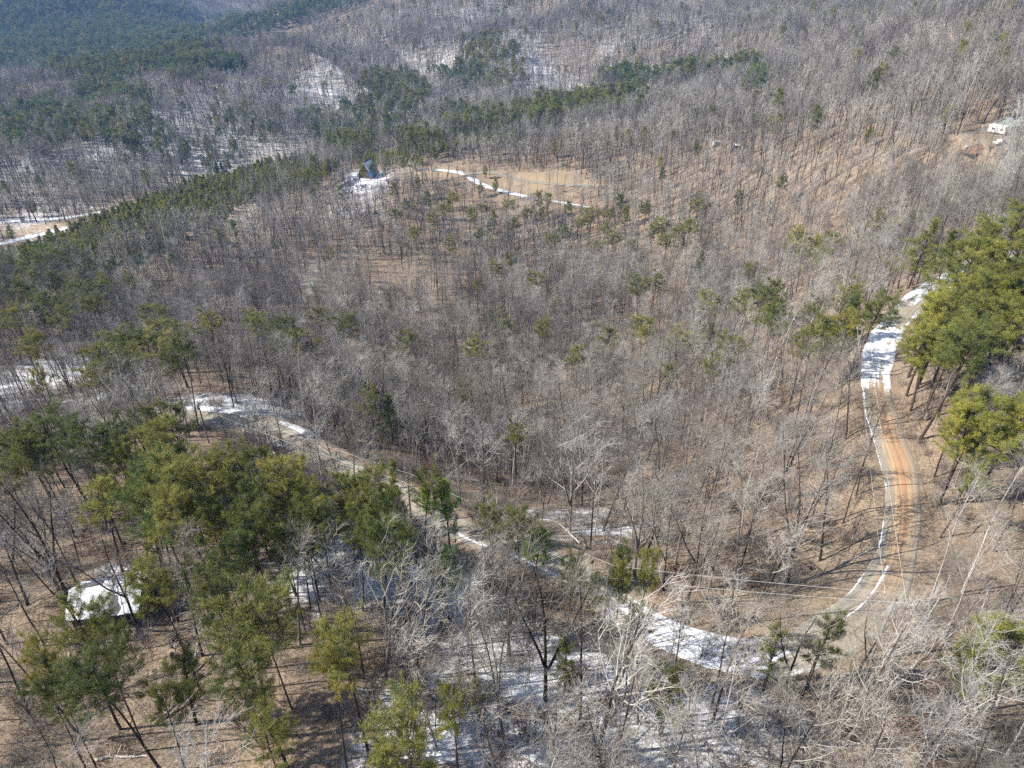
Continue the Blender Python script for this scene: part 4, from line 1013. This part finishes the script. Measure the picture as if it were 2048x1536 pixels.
for s, y0, y1, t0, t1 in ((1, -7.02, -4.6, .05, .97), (-1, -7.02, -5.6, .3, .97), (1, -4.4, 6, .55, .9)):
    s2.add([on(s, t0, y0, .1), on(s, t0, y1, .1), on(s, t1, y1, .1), on(s, t1, y0, .1), on(s, t0, y0, -.25), on(s, t1, y0, -.25)], [(0, 1, 2, 3), (0, 3, 5, 4)])
tp.add([on(1, .0, -7.1, .16), on(1, .0, -2, .16), on(1, .36, -2, .16), on(1, .36, -7.1, .16), on(1, 0, -7.1, -1.8), on(1, .30, -7.1, -1.5)], [(0, 1, 2, 3), (0, 3, 5, 4)])
ro = b.obj("roof", M_shing, c); s2.obj("snow", M_snow, ro); tp.obj("tarp", M_blue, ro)
window(c, -1.3, -6.03, 3.2, 1.3, 1.4, M_white); window(c, 1.4, -6.03, 3.2, 1.3, 1.4, M_white); window(c, 0, -6.03, 6.2, 1.0, 1.2, M_white)
one("door", c, M_brd, ((0, -6.03, .95), (1.0, .06, 2.1)))
# the plot at the right edge
x, y, z, r = at(2034, 262)
c = empty("farmhouse", x, y, z, radians(8), "grey green house with a pale grey roof at the right edge clearing", "house")
W, D, h, ri = 13, 8, 2.8, 2.2; shell(W, D, h, ri).obj("wall", M_green, c); rf, sl = gable(W, D, h + .05, ri, .5); ro = rf.obj("roof", M_metal, c); one("chimney", ro, M_brick, ((3, .8, h + ri), (.7, .7, 1.8)))
for xx in (-4.2, -1.6, 3.8): window(c, xx, -D / 2 - .03, 1.6, 1.1, 1.2, M_white)
dr = one("door", c, M_white, ((1.2, -D / 2 - .035, 1.05), (.95, .05, 2.1)))
def trailer(u, v, L, lab, rz, group=None, H=2.5):
    x, y, z, r = at(u, v); c = empty("camper_trailer", x, y, z, rz, lab, "trailer", group)
    b = MB(); w = 2.4; pr = [(-L / 2, .6), (L / 2 - .2, .6), (L / 2, 1.2), (L / 2 - .5, H + .2), (L / 2 - 1.0, H + .5), (-L / 2 + .4, H + .5), (-L / 2, H + .1)]; n = len(pr)
    b.add([(p[0], -w / 2, p[1]) for p in pr] + [(p[0], w / 2, p[1]) for p in pr], [tuple(range(n)), tuple(range(n, 2 * n))[::-1]] + [(i, (i + 1) % n, n + (i + 1) % n, n + i) for i in range(n)])
    b.obj("body", M_white, c); window(c, -L * .22, -w / 2 - .03, 1.9, 1.1, .6, M_metal); window(c, L * .25, -w / 2 - .03, 1.9, .8, .6, M_metal)
    one("door", c, M_metal, ((.1, -w / 2 - .03, 1.55), (.7, .04, 1.75))); one("hitch", c, M_rub, ((L / 2 + .5, 0, .6), (1.2, .12, .12)))
    for s in (-1, 1):
        b = MB(); b.tube([(-.2, s * (w / 2 - .12), .36), (-.2, s * (w / 2 + .06), .36)], .36, 14); b.obj("wheel", M_rub, c)
    return c
trailer(1994, 268, 6.5, "large white camper trailer parked left of the right edge house", radians(-60), H=2.9)
trailer(1433, 292, 5.0, "small white camper trailer among bare trees on the upper right slope", radians(10))
x, y, z, r = at(1471, 297)
c = empty("shed", x, y, z, radians(-8), "small shed with pale roof right of the upper slope camper", "shed"); shell(3.4, 2.6, 2.0, .7).obj("wall", M_brd, c); rf, _ = gable(3.4, 2.6, 2.04, .7, .25, .08); rf.obj("roof", M_white, c); one("door", c, M_wall, ((.2, -1.33, .9), (.9, .05, 1.8)))
x, y, z, r = at(1998, 290)
c = empty("pickup_truck", x, y, z, radians(25), "white pickup truck parked below the white camper trailer", "truck")
b = MB(); pr = [(-2.6, .5), (2.5, .5), (2.6, .95), (1.5, 1.12), (.95, 1.75), (-.5, 1.78), (-.7, 1.15), (-2.6, 1.12)]; n = 8
b.add([(p[0], -.95, p[1]) for p in pr] + [(p[0], .95, p[1]) for p in pr], [tuple(range(n)), tuple(range(n, 2 * n))[::-1]] + [(i, (i + 1) % n, n + (i + 1) % n, n + i) for i in range(n)]); b.obj("body", M_white, c)
one("windshield", c, M_glass, ((1.26, 0, 1.43), (.03, 1.6, .62), 0, 0, 0, radians(-41)))
for s in (-1, 1):
    one("side_window", c, M_glass, ((.2, s * .955, 1.45), (1.1, .02, .42)))
    for xx in (-1.6, 1.6):
        b = MB(); b.tube([(xx, s * .72, .38), (xx, s * .98, .38)], .38, 14); b.obj("wheel", M_rub, c)
one("tailgate", c, M_white, ((-2.63, 0, .85), (.05, 1.7, .5)))
x, y, z, r = at(1934, 300)
c = empty("propane_tank", x, y, z, radians(20), "white rounded propane tank left of the red clay heap", "tank")
b = MB(); b.tube([(-1.25, 0, .75), (-1.15, 0, .75), (-.95, 0, .75), (.95, 0, .75), (1.15, 0, .75), (1.25, 0, .75)], [.05, .35, .5, .5, .35, .05], 14); b.obj("tank_body", M_white, c)
for s in (-.7, .7): one("foot", c, M_metal, ((s, 0, .15), (.12, .7, .5)))
one("valve_dome", c, M_metal, ((0, 0, 1.3), (.3, .3, .2)))
x, y, z, r = at(1957, 297)
b = MB(); nn = 22; V = []
for j in range(nn):
    for i in range(nn):
        a, e = (i / (nn - 1) - .5) * 2, (j / (nn - 1) - .5) * 2; q = max(0, 1 - (a * a + e * e))
        V.append((a * 5.5, e * 3.2, -1.3 + q * 2.5 + (.7 * float(vnoise(np.array([a * 4 + 9]), np.array([e * 4.]), 50)[0]) if q > 0 else 0)))
b.add(V, [(j * nn + i, j * nn + i + 1, (j + 1) * nn + i + 1, (j + 1) * nn + i) for j in range(nn - 1) for i in range(nn - 1)])
tag(b.obj("clay_heap", M_clay, None, loc=(x, y, z)), "rust red clay heap in the right edge clearing", "clay heap")
x, y, z, r = at(1978, 297); c = empty("board_stack", x, y, z, radians(30), "untidy stack of pale boards beside the red clay heap", "boards")
rb = np.random.default_rng(4)
for k in range(7): one("board", c, [M_log, M_brd][k % 2], ((rb.normal(0, .5), rb.normal(0, .4), .12 + .11 * k), (4.2, .3, .08), float(rb.normal(0, .25))))
# snow clearing by the first pole
x, y, z, r = at(490, 846); c = empty("utility_cabinet", x, y, z, radians(12), "white utility cabinet standing at the edge of the snow clearing", "cabinet")
one("body", c, M_white, ((0, 0, .95), (1.5, 1.0, 1.9))); one("lid", c, M_metal, ((0, 0, 1.94), (1.6, 1.1, .07))); dr = one("door", c, M_white, ((-.1, -.52, .95), (1.1, .04, 1.6))); one("handle", dr, M_rub, ((.3, -.56, .95), (.05, .05, .2)))
x, y, z, r = at(559, 903); c = empty("wood_pallet", x, y, z, radians(-5), "dark wooden pallet lying at the lower end of the pale log", "pallet")
for k in range(5): one("slat", c, M_wall, ((0, -.7 + .35 * k, .42), (2.2, .22, .06)))
for k in (-1, 0, 1): one("runner", c, M_wall, ((k * .95, 0, .3), (.14, 1.7, .16)))
x, y, z, r = at(510, 870); c = empty("rubber_tire", x, y, z, 0, "black tire lying in snow below the white cabinet", "tire")
b = MB(); Vt = []; 
for i in range(24):
    for k in range(8):
        a, w = 2 * pi * i / 24, 2 * pi * k / 8; q = .62 + .2 * cos(w); Vt.append((q * cos(a), q * sin(a), .17 + .18 * sin(w)))
b.add(Vt, [(i * 8 + k, i * 8 + (k + 1) % 8, ((i + 1) % 24) * 8 + (k + 1) % 8, ((i + 1) % 24) * 8 + k) for i in range(24) for k in range(8)]); b.obj("tread", M_rub, c)
# fallen logs
for k, (a, b_, rad, lab) in enumerate([((530,864),(551,909),.22,"thick pale fallen log sloping down the clearing edge"), ((484,842),(488,866),.16,"short pale log just under the white cabinet"), ((185,1518),(299,1512),.16,"long bleached log on the leaves at the bottom left"),
    ((1495,577),(1550,573),.22,"pale log lying left of the yellow green pines"), ((1555,885),(1590,880),.16,"short grey log inside the road loop"), ((1890,352),(1945,350),.3,"pale log on the upper right slope under bare trees"), ((1985,350),(2040,344),.3,"pale log by the right edge below the clearing"),
    ((765,820),(800,842),.2,"grey log beside the shaded ravine snow"), ((1560,1275),(1620,1268),.14,"thin pale log above the snowy bend"), ((640,1125),(675,1136),.15,"short pale log on snow under the pines"), ((1410,600),(1460,604),.2,"grey log on the upper ravine side"), ((930,1250),(985,1262),.14,"thin grey log on the snowy bottom slope")]):
    x0, y0, z0, _ = at(*a); x1, y1, z1, _ = at(*b_); P = []
    rl = np.random.default_rng(k)
    for i in range(9):
        t = i / 8; xx = x0 + (x1 - x0) * t + rl.normal(0, .08); yy = y0 + (y1 - y0) * t + rl.normal(0, .08); P.append((xx - x0, yy - y0, g(xx, yy) - z0 + rad * .7))
    b = MB(); b.tube(P, [rad * (1 - .06 * i) for i in range(9)], 8)
    for i in (3, 5, 6):
        q = np.array(P[i]); b.tube([q, q + rl.normal(0, .4, 3) + (0, 0, .5), q + rl.normal(0, .6, 3) + (0, 0, 1.0)], [rad * .35, rad * .25, .02], 5)
    o = b.obj("fallen_log", M_log, None, loc=(x0, y0, z0)); tag(o, lab, "log", "fallen logs on the slopes")
# power poles and wires
POLES = [((196,838), "utility pole hidden among the far left pines"), ((395,803), "wooden utility pole with crossarm at the snow clearing"), ((835,944), "utility pole at the road right of the tall conical pine"), ((1262,1112), "utility pole among bare trees above the grey road"),
         ((1762,1172), "utility pole at the inside of the near road bend"), ((1727,655), "thin utility pole left of the far shaded road"), ((2110,455), "utility pole beyond the right pine stand")]
tops = []; HP = 9.6; pts = []
for (uv, lab) in POLES:
    x, y, r = hit([uv[0]], [uv[1]], HP); pts.append((float(x[0]), float(y[0])))
for k in (0, 1, 2, 3, 4, 5):      # stand clear of the road
    d, _, i, s = near_line(ROAD, np.array([pts[k][0]]), np.array([pts[k][1]])); 
    if d[0] < 4.0:
        j = int(i[0]); t = ROAD[min(j + 1, len(ROAD) - 1), :2] - ROAD[j, :2]; t /= np.linalg.norm(t); pts[k] = (pts[k][0] - t[1] * s[0] * (4.2 - d[0]), pts[k][1] + t[0] * s[0] * (4.2 - d[0]))
for k, (q, (uv, lab)) in enumerate(zip(pts, POLES)):
    a = pts[max(k - 1, 0)]; b_ = pts[min(k + 1, len(pts) - 1)]; an = math.atan2(b_[1] - a[1], b_[0] - a[0]); z = g(*q)
    c = empty("utility_pole", q[0], q[1], z, an, lab, "utility pole", "utility poles along the road")
    b = MB(); b.tube([(0, 0, -1), (0, 0, HP)], [.17, .11], 10); b.obj("pole", M_pole, c)
    ca = one("crossarm", c, M_pole, ((.13, 0, HP - .55), (.11, 2.3, .13)))
    for s in (-1, 1):
        b = MB(); b.tube([(.13, s * 1.0, HP - .49), (.13, s * 1.0, HP - .42), (.13, s * 1.0, HP - .30), (.13, s * 1.0, HP - .26)], [.03, .07, .06, .03], 8); b.obj("insulator", M_ins, ca)
    if k in (1, 4):
        b = MB(); b.tube([(-.32, 0, HP - 1.9), (-.32, 0, HP - 1.0)], .22, 12); b.obj("transformer", M_metal, c)
    cc, ss = cos(an), sin(an); tops.append([np.array([q[0] + cc * .13 - ss * s, q[1] + ss * .13 + cc * s, z + HP - .28]) for s in (-1, 1)])
SPL = ["pair of power lines running left from the crossarm pole", "pair of power lines from the clearing pole to the roadside pole", "pair of power lines from the roadside pole over the grey road", "pair of power lines crossing the trees above the snowy bend", "pair of power lines rising beside the orange road", "pair of power lines leaving over the right pine stand"]
for k in range(len(tops) - 1):
    b = MB()
    for s in (0, 1):
        A, B = tops[k][s], tops[k + 1][s]; L = np.linalg.norm(B - A); P = [A + (B - A) * t - np.array([0, 0, 4 * (.010 * L) * t * (1 - t)]) - tops[k][0] for t in np.linspace(0, 1, 15)]
        b.tube(P, .018, 4)
    o = b.obj("power_line", M_wire, None, loc=tuple(tops[k][0])); tag(o, SPL[k], "power line", "power lines between the poles")
